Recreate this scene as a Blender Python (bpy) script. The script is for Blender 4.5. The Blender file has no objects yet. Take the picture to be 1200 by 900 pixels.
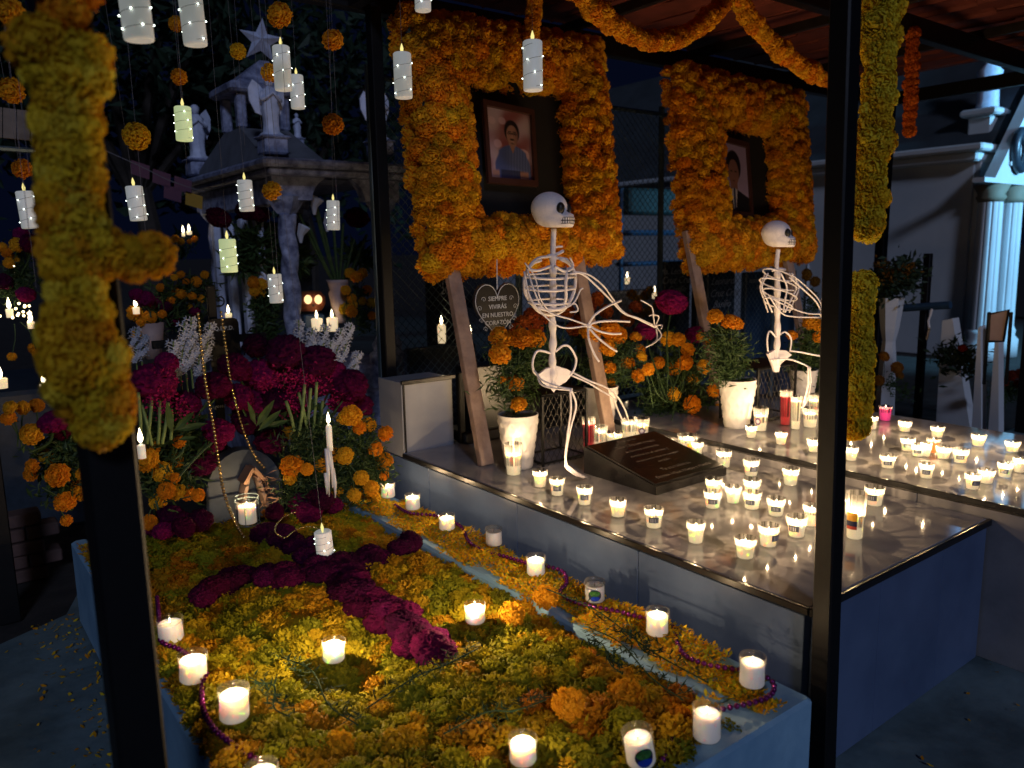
import bpy, math, random
import numpy as np
from mathutils import Vector, Matrix, Euler, Quaternion
from mathutils.noise import noise as pnoise
random.seed(7); rnd = random.Random(11)
C = bpy.context.scene.collection
sc = bpy.context.scene
R = math.radians

# ------------------------------------------------------------------ camera
AZ, PITCH, ROLL, F, H = R(37.2), R(9.6), R(-1.07), 925.0, 1.31
cf = Vector((math.sin(AZ)*math.cos(PITCH), math.cos(AZ)*math.cos(PITCH), -math.sin(PITCH)))
cr0 = Vector((math.cos(AZ), -math.sin(AZ), 0)); cu0 = cr0.cross(cf)
cr = cr0*math.cos(ROLL)+cu0*math.sin(ROLL); cu = -cr0*math.sin(ROLL)+cu0*math.cos(ROLL)
cam = bpy.data.cameras.new('camera'); co = bpy.data.objects.new('camera', cam); C.objects.link(co)
co.matrix_world = Matrix(((cr.x, cu.x, -cf.x, 0), (cr.y, cu.y, -cf.y, 0), (cr.z, cu.z, -cf.z, H), (0, 0, 0, 1)))
cam.sensor_width = 36; cam.lens = 36*F/1200; cam.clip_start = .02; cam.clip_end = 800
cam.dof.use_dof = True; cam.dof.focus_distance = 2.5; cam.dof.aperture_fstop = 3.6
sc.camera = co

# ------------------------------------------------------------------ world, night lamp light, exposure
w = bpy.data.worlds.new('World'); sc.world = w; w.use_nodes = True
bg = w.node_tree.nodes['Background']
bg.inputs[0].default_value = (.14, .27, 1, 1); bg.inputs[1].default_value = .008
sun = bpy.data.lights.new('street_light_glow', 'SUN'); so = bpy.data.objects.new('street_light_glow', sun); C.objects.link(so)
SUN_DIR = Vector((.40, 1, -.50)).normalized()
so.rotation_euler = SUN_DIR.to_track_quat('-Z', 'Y').to_euler()
sun.energy = .62; sun.angle = R(7); sun.color = (.58, .68, 1.0)
sc.view_settings.view_transform = 'Standard'; sc.view_settings.look = 'None'
sc.view_settings.exposure = 0; sc.view_settings.gamma = 1
sc.render.engine = 'CYCLES'
cy = sc.cycles
cy.use_denoising = True; cy.max_bounces = 6; cy.transparent_max_bounces = 16
cy.diffuse_bounces = 3; cy.glossy_bounces = 3; cy.caustics_reflective = False; cy.caustics_refractive = False
cy.sample_clamp_indirect = 2.0; cy.sample_clamp_direct = 0
cy.use_light_tree = True

# ------------------------------------------------------------------ points on real planes
def ray(x, y): return cf + cr*((x-600)/F) + cu*((450-y)/F)
O = Vector((0, 0, H))
def onz(x, y, z): d = ray(x, y); return O + d*((z-H)/d.z)
def ony(x, y, Y): d = ray(x, y); return O + d*(Y/d.y)
def onx(x, y, X): d = ray(x, y); return O + d*(X/d.x)
def depth(p): return (p-O).dot(cf)

# ------------------------------------------------------------------ materials
def mat(name, col=(.5, .5, .5), rough=.6, metal=0., spec=.5, emis=None, estr=0., noise=0., nscale=20., col2=None,
        bump=0., bscale=60., coat=0., sss=0., sssr=.01, transl=0., objcol=False, attr=None, sheen=0., alpha=1., rvar=0.):
    m = bpy.data.materials.new(name); m.use_nodes = True
    nt = m.node_tree; N = nt.nodes; L = nt.links; b = N['Principled BSDF']
    b.inputs['Roughness'].default_value = rough; b.inputs['Metallic'].default_value = metal
    b.inputs['Specular IOR Level'].default_value = spec; b.inputs['Coat Weight'].default_value = coat
    b.inputs['Coat Roughness'].default_value = .08
    b.inputs['Sheen Weight'].default_value = sheen; b.inputs['Alpha'].default_value = alpha
    if sss:
        b.inputs['Subsurface Weight'].default_value = sss; b.inputs['Subsurface Scale'].default_value = sssr
        b.inputs['Subsurface Radius'].default_value = (1, .75, .5)
    b.inputs['Base Color'].default_value = (*col, 1)
    src = None
    if objcol:
        oi = N.new('ShaderNodeObjectInfo'); src = oi.outputs['Color']
    if attr:
        a = N.new('ShaderNodeAttribute'); a.attribute_name = attr; src = a.outputs['Color']
    if noise or col2:
        tc = N.new('ShaderNodeTexCoord'); nz = N.new('ShaderNodeTexNoise'); nz.inputs['Scale'].default_value = nscale
        nz.inputs['Detail'].default_value = 6; nz.inputs['Roughness'].default_value = .62
        L.new(tc.outputs['Object'], nz.inputs['Vector'])
        mx = N.new('ShaderNodeMix'); mx.data_type = 'RGBA'
        cr_ = N.new('ShaderNodeValToRGB'); cr_.color_ramp.elements[0].position = .36; cr_.color_ramp.elements[1].position = .66
        L.new(nz.outputs['Fac'], cr_.inputs['Fac']); L.new(cr_.outputs['Color'], mx.inputs['Factor'])
        if src:
            hs = N.new('ShaderNodeHueSaturation'); hs.inputs['Value'].default_value = 1-noise
            L.new(src, hs.inputs['Color']); L.new(src, mx.inputs['A']); L.new(hs.outputs['Color'], mx.inputs['B'])
        else:
            mx.inputs['A'].default_value = (*col, 1)
            mx.inputs['B'].default_value = (*(col2 or [c*(1-noise) for c in col]), 1)
        src = mx.outputs['Result']
        if rvar:
            mr = N.new('ShaderNodeMapRange'); mr.inputs['To Min'].default_value = rough; mr.inputs['To Max'].default_value = rough+rvar
            L.new(nz.outputs['Fac'], mr.inputs['Value']); L.new(mr.outputs['Result'], b.inputs['Roughness'])
    if src: L.new(src, b.inputs['Base Color'])
    if emis:
        b.inputs['Emission Color'].default_value = (*emis, 1); b.inputs['Emission Strength'].default_value = estr
    if bump:
        tc2 = N.new('ShaderNodeTexCoord'); n2 = N.new('ShaderNodeTexNoise'); n2.inputs['Scale'].default_value = bscale
        n2.inputs['Detail'].default_value = 5
        L.new(tc2.outputs['Object'], n2.inputs['Vector'])
        bp = N.new('ShaderNodeBump'); bp.inputs['Strength'].default_value = bump; bp.inputs['Distance'].default_value = .004
        L.new(n2.outputs['Fac'], bp.inputs['Height']); L.new(bp.outputs['Normal'], b.inputs['Normal'])
    if transl:
        t = N.new('ShaderNodeBsdfTranslucent'); t.inputs['Color'].default_value = (*col, 1)
        if src: L.new(src, t.inputs['Color'])
        ms = N.new('ShaderNodeMixShader'); ms.inputs[0].default_value = transl
        L.new(b.outputs[0], ms.inputs[1]); L.new(t.outputs[0], ms.inputs[2])
        L.new(ms.outputs[0], N['Material Output'].inputs[0])
    return m

def glass_mat(name, tint=(.97, .97, .96), streak_tint=0, refl=.10):
    m = bpy.data.materials.new(name); m.use_nodes = True
    nt = m.node_tree; N = nt.nodes; L = nt.links; N.remove(N['Principled BSDF'])
    tr = N.new('ShaderNodeBsdfTransparent'); tr.inputs[0].default_value = (*tint, 1)
    gl = N.new('ShaderNodeBsdfGlossy'); gl.inputs['Roughness'].default_value = .06
    lw = N.new('ShaderNodeLayerWeight'); lw.inputs[0].default_value = .42
    mp = N.new('ShaderNodeMath'); mp.operation = 'MULTIPLY_ADD'; mp.inputs[1].default_value = .22; mp.inputs[2].default_value = refl*.12
    L.new(lw.outputs['Facing'], mp.inputs[0])
    ms = N.new('ShaderNodeMixShader'); L.new(mp.outputs[0], ms.inputs[0]); L.new(tr.outputs[0], ms.inputs[1]); L.new(gl.outputs[0], ms.inputs[2])
    ts = N.new('ShaderNodeBsdfTranslucent'); ts.inputs[0].default_value = (.9, .9, .88, 1)
    m2 = N.new('ShaderNodeMixShader'); m2.inputs[0].default_value = .10 if streak_tint else .06; L.new(ms.outputs[0], m2.inputs[1]); L.new(ts.outputs[0], m2.inputs[2])
    L.new(m2.outputs[0], N['Material Output'].inputs[0])
    if streak_tint:      # pressed glass: tint bands added in the upper wall to cast light streaks
        tc = N.new('ShaderNodeTexCoord'); sx = N.new('ShaderNodeSeparateXYZ'); L.new(tc.outputs['Object'], sx.inputs[0])
        at = N.new('ShaderNodeMath'); at.operation = 'ARCTAN2'; L.new(sx.outputs['X'], at.inputs[0]); L.new(sx.outputs['Y'], at.inputs[1])
        cb = N.new('ShaderNodeTexNoise'); cb.noise_dimensions = '1D'; cb.inputs['Scale'].default_value = streak_tint; cb.inputs['Detail'].default_value = 2
        L.new(at.outputs[0], cb.inputs['W'])
        cr_ = N.new('ShaderNodeValToRGB'); e = cr_.color_ramp.elements; e[0].position = .42; e[0].color = (.36, .36, .35, 1); e[1].position = .55; e[1].color = (1, 1, 1, 1)
        L.new(cb.outputs['Fac'], cr_.inputs['Fac'])
        zr = N.new('ShaderNodeMapRange'); zr.inputs['From Min'].default_value = .040; zr.inputs['From Max'].default_value = .046
        L.new(sx.outputs['Z'], zr.inputs['Value']); mz = N.new('ShaderNodeMix'); mz.data_type = 'RGBA'; mz.inputs['A'].default_value = (.93, .93, .92, 1)
        L.new(zr.outputs['Result'], mz.inputs['Factor']); L.new(cr_.outputs[0], mz.inputs['B']); L.new(mz.outputs['Result'], tr.inputs[0])
    return m

def emit_mat(name, col, s):
    m = bpy.data.materials.new(name); m.use_nodes = True; N = m.node_tree.nodes
    N.remove(N['Principled BSDF']); e = N.new('ShaderNodeEmission'); e.inputs[0].default_value = (*col, 1); e.inputs[1].default_value = s
    m.node_tree.links.new(e.outputs[0], N['Material Output'].inputs[0]); return m

M = dict(
 petal=mat('marigold_petals', (.8, .3, .02), .7, spec=.2, objcol=True, transl=.34, noise=.14, nscale=5),
 petal_mix=mat('marigold_petals_mixed', (.8, .3, .02), .75, spec=.15, attr='Col', transl=.34),
 comb=mat('cockscomb_velvet', (.22, .004, .05), .85, spec=.1, objcol=True, noise=.45, nscale=5, bump=1., bscale=90),
 leaf=mat('leaf_green', (.055, .10, .03), .55, spec=.3, noise=.5, nscale=30, transl=.2),
 leafbig=mat('broad_leaf', (.07, .12, .035), .5, spec=.3, noise=.4, nscale=30, transl=.2),
 bark=mat('dark_bark', (.045, .035, .028), .9, noise=.5, nscale=8, bump=.8, bscale=20),
 leafmatte=mat('matte_dark_leaf', (.025, .05, .025), .9, spec=.05),
 leafdark=mat('leaf_dark', (.03, .06, .035), .6, spec=.3, noise=.5, nscale=20, transl=.15),
 stem=mat('stem_green', (.22, .30, .09), .5, spec=.3, noise=.4, nscale=40),
 white_petal=mat('white_petals', (.58, .60, .68), .6, transl=.2),
 black_metal=mat('black_enamel_metal', (.004, .004, .005), .42, spec=.3, noise=.3, bump=.15, bscale=40, rvar=.15),
 rust=mat('rusty_black_steel', (.03, .022, .018), .5, metal=.4, noise=.6, nscale=15),
 marble=mat('polished_grey_stone', (.31, .295, .30), .04, spec=.85, col2=(.21, .205, .215), nscale=4.5, bump=.02, bscale=3, rvar=.05),
 marble_side=mat('grey_stone_cladding', (.33, .34, .37), .32, spec=.45, col2=(.24, .25, .28), nscale=2.2, bump=.05, bscale=20),
 tile_side=mat('grey_tile_blue_light_tint', (.11, .16, .28), .30, spec=.4, col2=(.065, .10, .19), nscale=2.2, bump=.05, bscale=20),  # blue cast of the night light is put into the cladding colour
 slate=mat('dark_blue_grey_slate', (.06, .08, .11), .6, col2=(.035, .05, .07), nscale=9, bump=.5, bscale=30),
 trim=mat('black_edge_trim', (.01, .01, .012), .3, noise=.3),
 granite=mat('black_granite', (.007, .006, .007), .22, spec=.6, noise=.5, nscale=200, rvar=.15),
 bluepaint=mat('blue_painted_cement', (.30, .52, .70), .62, col2=(.19, .37, .55), nscale=5, bump=.6, bscale=25),
 concrete=mat('cement_floor', (.17, .25, .27), .75, col2=(.07, .11, .12), nscale=3.2, bump=.6, bscale=25),
 soil=mat('dark_soil', (.035, .03, .028), .9, noise=.6, nscale=6, bump=1, bscale=30),
 wood=mat('weathered_wood', (.36, .25, .19), .7, col2=(.20, .13, .10), nscale=12, bump=.5, bscale=60),
 wax=mat('wax_with_glow', (.92, .84, .66), .45, spec=.3, sss=1, sssr=.03, emis=(1, .76, .44), estr=.72),  # glow put into the wax as emission, standing in for flame light
 wax_bed=mat('wax_with_glow_in_frosted_glass', (.92, .88, .82), .4, spec=.4, sss=1, sssr=.03, emis=(1, .83, .62), estr=.20),  # weaker glow put into the wax the same way
 wax_dim=mat('wax_with_faint_glow_in_frosted_glass', (.80, .78, .78), .4, spec=.4, sss=1, sssr=.02, emis=(1, .9, .82), estr=.10),  # greyer copy with less candle glow put into it
 wax_unlit=mat('unlit_wax', (.72, .72, .74), .4, spec=.4, sss=.6, sssr=.01),
 wax_red=mat('red_wax', (.75, .03, .05), .4, sss=.8, sssr=.02, emis=(1, .10, .08), estr=.28),  # coloured waxes also carry candle glow put in as emission
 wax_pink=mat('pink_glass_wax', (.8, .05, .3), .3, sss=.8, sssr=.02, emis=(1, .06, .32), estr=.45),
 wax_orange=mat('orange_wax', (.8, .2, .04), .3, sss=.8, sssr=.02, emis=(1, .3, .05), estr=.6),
 led=mat('led_pillar_plastic', (.66, .62, .64), .5, spec=.3, sss=.5, sssr=.01, noise=.15, nscale=30, bump=.2, bscale=40, emis=(.86, .92, .84), estr=.20),
 led_green=mat('glowing_green_pillar_plastic', (.6, .68, .45), .5, spec=.3, sss=.5, sssr=.01, emis=(.80, .95, .45), estr=.42),
 dot=emit_mat('fairy_light_glow', (.85, 1, .85), 9), dot_warm=emit_mat('warm_fairy_glow', (1, .75, .35), 9),
 ledflame=emit_mat('led_flame_glow', (1, .85, .30), 1.1),
 flame=emit_mat('candle_flame', (1, .82, .50), 9),
 wick=mat('wick', (.03, .02, .02), .9),
 glass=glass_mat('clear_fluted_glass', streak_tint=3.4), glass_plain=glass_mat('clear_glass'),
 sticker=mat('dark_grey_sticker', (.10, .12, .16), .5, noise=.5, nscale=160),
 stickerlight=mat('white_print', (.5, .5, .55), .5),
 green_print=mat('green_print', (.05, .22, .04), .5, noise=.6, nscale=120), blue_print=mat('blue_print', (.01, .05, .45), .4), navy_print=mat('navy_print', (.01, .015, .06), .5),
 purple_print=mat('purple_print', (.10, .05, .13), .5), yellow_print=mat('yellow_print', (.7, .33, .02), .5), red_print=mat('red_print', (.5, .06, .03), .5),
 pot=mat('white_ceramic', (.66, .63, .60), .38, spec=.4, noise=.12, nscale=9),
 bone=mat('white_painted_papier', (.84, .78, .78), .55, bump=.4, bscale=50, noise=.12, nscale=14),
 bone_light=mat('cream_painted_papier', (.82, .76, .72), .5, bump=.2, bscale=40),
 ink=mat('black_paint', (.006, .006, .006), .5),
 bead_purple=mat('purple_bead', (.16, .01, .12), .16, metal=.6), bead_gold=mat('gold_bead', (.75, .55, .22), .22, metal=.9),
 thread=mat('clear_thread', (.12, .12, .15), .5),
 stone=mat('veined_marble', (.38, .42, .60), .5, col2=(.08, .09, .17), nscale=18, bump=.4, bscale=30),
 statue=mat('pale_statue_stone', (.66, .72, .92), .6, noise=.25, nscale=20, bump=.4, bscale=40),
 rooft=mat('grey_roof_stone', (.16, .17, .20), .7, noise=.3, nscale=8),
 redtile=mat('red_clay_tile', (.22, .045, .028), .75, noise=.4, nscale=6, bump=.4, bscale=20),
 chapel=mat('white_painted_chapel', (.64, .66, .68), .7, noise=.1, nscale=2), chapel_gold=mat('gilded_capital', (.22, .20, .14), .7),
 chapel_roof=mat('dark_chapel_roof', (.05, .06, .07), .8, noise=.3, nscale=3),
 backdrop=mat('black_cloth', (.006, .006, .007), .8, bump=.5, bscale=20),
 letter=mat('white_engraving', (.55, .58, .62), .6), letterdim=mat('dim_engraving', (.13, .11, .10), .45),
 mesh=mat('black_wire_mesh', (.05, .045, .04), .4, metal=.6), fence=mat('galvanised_wire', (.16, .22, .24), .4, metal=.5),
 terracotta=mat('carved_pumpkin_clay', (.35, .09, .03), .6, noise=.4, nscale=20), eye_glow=emit_mat('lantern_eye_glow', (1, .62, .28), 1.8),
 pframe=mat('dark_wood_frame', (.05, .02, .015), .35), photo=mat('photo_print', (.5, .5, .5), .35, attr='Col', spec=.4),
 brick=mat('dark_brick', (.12, .07, .06), .85, noise=.4, nscale=9, bump=.6, bscale=30),
 cactus=mat('dry_wood', (.35, .2, .12), .8), urn=mat('pink_clay_urn', (.42, .30, .27), .6, noise=.2, nscale=10),
 awning=mat('tan_awning', (.32, .24, .18), .8, noise=.3, nscale=8),
 paper_pink=mat('pink_paper', (.14, .06, .11), .8, transl=.3), paper_yellow=mat('yellow_paper', (.5, .3, .04), .8, transl=.3),
 bluemetal=mat('blue_painted_metal', (.03, .07, .13), .45, noise=.2), darkstone=mat('dark_blue_stone', (.035, .05, .07), .35, noise=.4),
 teal=mat('teal_tarpaulin', (.015, .045, .045), .7, noise=.4, nscale=5),
)

# ------------------------------------------------------------------ mesh builder
class MB:
    def __init__(s): s.v = []; s.f = []; s.c = None
    def add(s, v, f):
        n = len(s.v); s.v += [tuple(p) for p in v]; s.f += [tuple(i+n for i in q) for q in f]; return s
    def box(s, c, d, rot=None, taper=1.):
        x, y, z = [a/2 for a in d]; P = []
        for sz in (-1, 1):
            t = taper if sz > 0 else 1
            for sx, sy in ((-1, -1), (1, -1), (1, 1), (-1, 1)):
                p = Vector((sx*x*t, sy*y*t, sz*z))
                if rot: p = rot @ p
                P.append(p+Vector(c))
        return s.add(P, [(3, 2, 1, 0), (4, 5, 6, 7), (0, 1, 5, 4), (1, 2, 6, 5), (2, 3, 7, 6), (3, 0, 4, 7)])
    def bbox(s, c, d, b=.004, rot=None):      # box with bevelled vertical and top edges (stacked rings)
        x, y, z = [a/2 for a in d]; rings = []
        for zz, i in ((-z, b), (-z+b, 0), (z-b, 0), (z, b)):
            X, Y = x-i, y-i; k = b
            rings.append([(-X+k, -Y, zz), (X-k, -Y, zz), (X, -Y+k, zz), (X, Y-k, zz), (X-k, Y, zz), (-X+k, Y, zz), (-X, Y-k, zz), (-X, -Y+k, zz)])
        P = [Vector(p) for r in rings for p in r]
        if rot: P = [rot @ p for p in P]
        P = [p+Vector(c) for p in P]
        f = [tuple(reversed(range(8))), tuple(range(24, 32))]
        for j in range(3):
            for i in range(8): a = j*8+i; b_ = j*8+(i+1) % 8; f.append((a, b_, b_+8, a+8))
        return s.add(P, f)
    def tube(s, pts, r, n=6, cap=True):
        pts = [Vector(p) for p in pts]; rs = r if isinstance(r, (list, tuple)) else [r]*len(pts)
        P = []; prev = None
        for i, p in enumerate(pts):
            t = (pts[min(i+1, len(pts)-1)]-pts[max(i-1, 0)])
            t = t.normalized() if t.length > 1e-9 else Vector((0, 0, 1))
            if prev is None:
                a = t.orthogonal().normalized()
            else:
                a = (prev-t*prev.dot(t)); a = a.normalized() if a.length > 1e-6 else t.orthogonal().normalized()
            prev = a; b = t.cross(a)
            for k in range(n):
                an = 2*math.pi*k/n; P.append(p+(a*math.cos(an)+b*math.sin(an))*rs[i])
        f = []
        for i in range(len(pts)-1):
            for k in range(n):
                f.append((i*n+k, i*n+(k+1) % n, (i+1)*n+(k+1) % n, (i+1)*n+k))
        if cap: f += [tuple(reversed(range(n))), tuple(range((len(pts)-1)*n, len(pts)*n))]
        return s.add(P, f)
    def lathe(s, prof, n=16, c=(0, 0, 0), closed=False, fn=None):
        P = []; c = Vector(c)
        for j, (r, z) in enumerate(prof):
            for k in range(n):
                a = 2*math.pi*k/n; rr = fn(r, z, a) if fn else r
                P.append(c+Vector((rr*math.cos(a), rr*math.sin(a), z)))
        m = len(prof); f = []
        for j in range(m-1+(1 if closed else 0)):
            j2 = (j+1) % m
            for k in range(n):
                f.append((j*n+k, j*n+(k+1) % n, j2*n+(k+1) % n, j2*n+k))
        if not closed:
            if prof[0][0] > 1e-6: f.append(tuple(reversed(range(n))))
            if prof[-1][0] > 1e-6: f.append(tuple(range((m-1)*n, m*n)))
        return s.add(P, f)
    def sphere(s, c, r, n=8, m=6, sc=(1, 1, 1), rot=None):
        c = Vector(c); P = []
        for j in range(m+1):
            th = math.pi*j/m
            for k in range(n):
                a = 2*math.pi*k/n; p = Vector((math.sin(th)*math.cos(a)*sc[0], math.sin(th)*math.sin(a)*sc[1], math.cos(th)*sc[2]))*r
                if rot: p = rot @ p
                P.append(c+p)
        f = [(j*n+k, (j+1)*n+k, (j+1)*n+(k+1) % n, j*n+(k+1) % n) for j in range(m) for k in range(n)]
        return s.add(P, f)
    def poly(s, pts, d, nrm):            # extruded outline
        n = len(pts); a = [Vector(p) for p in pts]; b = [p+Vector(nrm)*d for p in a]
        return s.add(a+b, [tuple(reversed(range(n))), tuple(range(n, 2*n))]+[(i, (i+1) % n, n+(i+1) % n, n+i) for i in range(n)])
    def mesh(s, name, m, smooth=False):
        me = bpy.data.meshes.new(name); me.from_pydata(s.v, [], s.f)
        if m: me.materials.append(m)
        if smooth: me.shade_smooth()
        if s.c is not None:
            at = me.color_attributes.new('Col', 'FLOAT_COLOR', 'POINT')
            at.data.foreach_set('color', np.array(s.c, dtype=np.float32).ravel())
        me.update(); return me

def thing(name, label, cat, loc=(0, 0, 0), group=None, kind=None):
    o = bpy.data.objects.new(name, None); C.objects.link(o); o.location = loc; o.empty_display_size = .05
    o['label'] = label; o['category'] = cat
    if group: o['group'] = group
    if kind: o['kind'] = kind
    return o
def part(name, mb, m, parent, world=True, smooth=False, kind=None, label=None, root=None):
    """world=True: vertices were given in world coordinates; they become local to the thing's base"""
    base = Vector((0, 0, 0)); p = root or parent
    while p is not None: base += Vector(p.location); p = p.parent
    if world: mb.v = [(x-base.x, y-base.y, z-base.z) for x, y, z in mb.v]
    o = bpy.data.objects.new(name, mb.mesh(name, m, smooth)); C.objects.link(o); o.parent = parent
    if kind: o['kind'] = kind
    if label: o['label'] = label
    return o
def inst(name, me, parent, loc, rot=None, scale=1., color=None, rel=True):
    o = bpy.data.objects.new(name, me); C.objects.link(o); o.parent = parent
    l = Vector(loc)
    if rel and parent is not None:
        p = parent
        while p is not None: l = l-Vector(p.location); p = p.parent
    o.location = l
    if rot is not None: o.rotation_mode = 'QUATERNION'; o.rotation_quaternion = rot
    o.scale = scale if isinstance(scale, (tuple, list)) else (scale,)*3
    if color: o.color = (*color, 1)
    return o
def solo(name, mb, m, label, cat, group=None, kind=None, smooth=False, base=None):
    b = Vector(base) if base is not None else Vector((0, 0, 0))
    mb.v = [(x-b.x, y-b.y, z-b.z) for x, y, z in mb.v]
    o = bpy.data.objects.new(name, mb.mesh(name, m, smooth)); C.objects.link(o); o.location = b
    if label: o['label'] = label
    if cat: o['category'] = cat
    if group: o['group'] = group
    if kind: o['kind'] = kind
    return o
def struct(name, mb, m, label=None): return solo(name, mb, m, label, None, kind='structure')
def text_mb(txt, size, extr=.0006, shear=0., align='CENTER', spacing=.95):
    cu_ = bpy.data.curves.new('t', 'FONT'); cu_.body = txt; cu_.size = size; cu_.extrude = extr; cu_.align_x = align
    cu_.shear = shear; cu_.space_line = spacing; cu_.resolution_u = 2
    o = bpy.data.objects.new('t', cu_); C.objects.link(o)
    me = o.to_mesh(); mb = MB(); mb.add([v.co[:] for v in me.vertices], [tuple(p.vertices) for p in me.polygons])
    o.to_mesh_clear(); bpy.data.objects.remove(o); bpy.data.curves.remove(cu_); return mb
def place(mb, o, ax, ay, az):
    o, ax, ay, az = Vector(o), Vector(ax), Vector(ay), Vector(az)
    mb.v = [tuple(o+ax*x+ay*y+az*z) for x, y, z in mb.v]; return mb
def q_up(n, spin=0.):       # rotation taking +Z to n
    return Vector(n).normalized().to_track_quat('Z', 'Y') @ Quaternion((0, 0, 1), spin)
def jit(s): return Vector((rnd.uniform(-s, s), rnd.uniform(-s, s), rnd.uniform(-s, s)))
def catmull(P, n=6):
    P = [Vector(p) for p in P]; P = [P[0]*2-P[1]]+P+[P[-1]*2-P[-2]]; out = []
    for i in range(1, len(P)-2):
        for k in range(n):
            t = k/n; a, b, c, d = P[i-1:i+3]
            out.append(.5*((2*b)+(c-a)*t+(2*a-5*b+4*c-d)*t*t+(3*b-a-3*c+d)*t**3))
    out.append(P[-2]); return out

# ------------------------------------------------------------------ flower meshes (unit radius)
def marigold_mesh(seed, flat=.88, n=135, loose=.07, pw=1.):
    r = random.Random(seed); b = MB(); b.sphere((0, 0, 0), .62, 8, 5, (1, 1, flat))
    g = math.pi*(3-math.sqrt(5))
    for i in range(n):
        z = 1-1.45*(i+.5)/n; rr = math.sqrt(max(0, 1-z*z)); a = g*i+r.uniform(-.2, .2)
        d = Vector((rr*math.cos(a), rr*math.sin(a), z)); d = (d+Vector([r.uniform(-loose, loose) for _ in range(3)])).normalized()
        t = d.cross(Vector((0, 0, 1))); t = t.normalized() if t.length > .05 else Vector((1, 0, 0))
        t = (Quaternion(d, r.uniform(-.7, .7)) @ t); u = d.cross(t); R1 = r.uniform(.9, 1.1)
        wd = r.uniform(.13, .20)*pw; k = r.uniform(.02, .12)
        P = [d*.5-t*wd*.4, d*.5+t*wd*.4, d*.84*R1-t*wd+u*k, d*.84*R1+t*wd+u*k, d*R1-t*wd*.8-u*k*1.5, d*R1*1.04-u*k*.2, d*R1+t*wd*.8-u*k*1.5]
        b.add([(p.x, p.y, p.z*flat) for p in P], [(0, 1, 3, 2), (2, 3, 6, 4), (4, 6, 5)])
    return b
MG = [marigold_mesh(s).mesh('marigold', M['petal']) for s in range(4)]
MGF = [marigold_mesh(20+s, .62, 210, .26, .50).mesh('marigold', M['petal']) for s in range(5)]
MGF_RAW = [marigold_mesh(40+s, .6, 105, .3, .62) for s in range(3)]
def comb_mesh(seed, flat=.85):
    b = MB(); n, m = 60, 36; b.sphere((0, 0, 0), 1, n, m); out = []
    off = Vector((seed*7.3, seed*3.1, 0))
    for p in b.v:
        v = Vector(p); q = v*1.5+off
        wv = Vector((pnoise(q), pnoise(q+Vector((9, 2, 1))), pnoise(q+Vector((3, 8, 5)))))
        rdg = 1-abs(pnoise(v*4.4+wv*1.8+off))*2.4
        rd = .78+.25*rdg+.05*pnoise(v*13+off)+.10*pnoise(v*1.3+off)
        out.append((v.x*rd, v.y*rd, v.z*rd*flat))
    b.v = out; return b
CB = [comb_mesh(s).mesh('cockscomb', M['comb'], True) for s in range(4)]
ORANGE = [(.88, .38, .012), (.90, .44, .015), (.84, .31, .010), (.90, .50, .02)]
YELLOW = [(.88, .56, .02), (.82, .48, .015), (.86, .44, .015)]
GREENY = [(.56, .50, .02), (.46, .45, .022), (.68, .54, .02)]
MAGENTA = [(.17, .003, .065), (.11, .002, .045), (.26, .006, .095), (.07, .002, .035)]
def col(L, v=.12):
    c = rnd.choice(L); k = rnd.uniform(1-v, 1+v); return tuple(min(1, x*k) for x in c)
def leaves_mb(pts, n, ln=.03, wd=.006, spread=.03, rs=None):
    r = rs or rnd; b = MB()
    for i in range(n):
        p = Vector(r.choice(pts))+Vector((r.gauss(0, spread), r.gauss(0, spread), r.gauss(0, spread)))
        d = Vector((r.gauss(0, 1), r.gauss(0, 1), r.gauss(.2, .8))).normalized(); t = d.orthogonal().normalized(); t = Quaternion(d, r.uniform(0, 6.3)) @ t
        l = ln*r.uniform(.6, 1.3); w_ = wd*r.uniform(.6, 1.3); up = d.cross(t)*l*.12
        b.add([p, p+d*l*.5+t*w_+up, p+d*l, p+d*l*.5-t*w_+up], [(0, 1, 2), (0, 2, 3)])
    return b
def bouquet(name, label, cat, base, mar=(), combs=(), fol=(), stems=True, nleaf=500, group=None, ln=.035, wd=.005, spread=.03, root=None, leafm='leaf', mcol=ORANGE, ccol=MAGENTA, face=None, flat=False):
    """flower heads at given world points (p, r), foliage round points, stems from the base"""
    t = root or thing(name, label, cat, base, group); base = Vector(base); sm = MB()
    fd = face or Vector((-.45, -.75, .45))
    for p, r_ in mar:
        inst('marigold', rnd.choice(MG), t, p, q_up(fd+jit(.45), rnd.uniform(0, 6)), (r_, r_, r_*rnd.uniform(.85, 1.05)), col(mcol))
        if stems: sm.tube(catmull([base.lerp(Vector(p), .45)+jit(.03), base.lerp(Vector(p), .7)+jit(.015), Vector(p)]), .0022, 5)
    for p, r_ in combs:
        inst('cockscomb', rnd.choice(CB), t, p, q_up(Vector((0, -.2, 1))+jit(.35), rnd.uniform(0, 6)), (r_*1.12, r_*rnd.uniform(.9, 1.1), r_*rnd.uniform(.9, 1.1)), col(ccol, .25))
        if stems: sm.tube(catmull([base.lerp(Vector(p), .4)+jit(.03), base.lerp(Vector(p), .7)+jit(.02), Vector(p)-Vector((0, 0, r_*.4))]), .0040, 6)
    if sm.v: part('stem', sm, M['leaf'], t, kind='stuff')
    if fol: part('foliage', leaves_mb(fol, nleaf, ln, wd, spread), M[leafm], t, kind='stuff')
    return t
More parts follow.
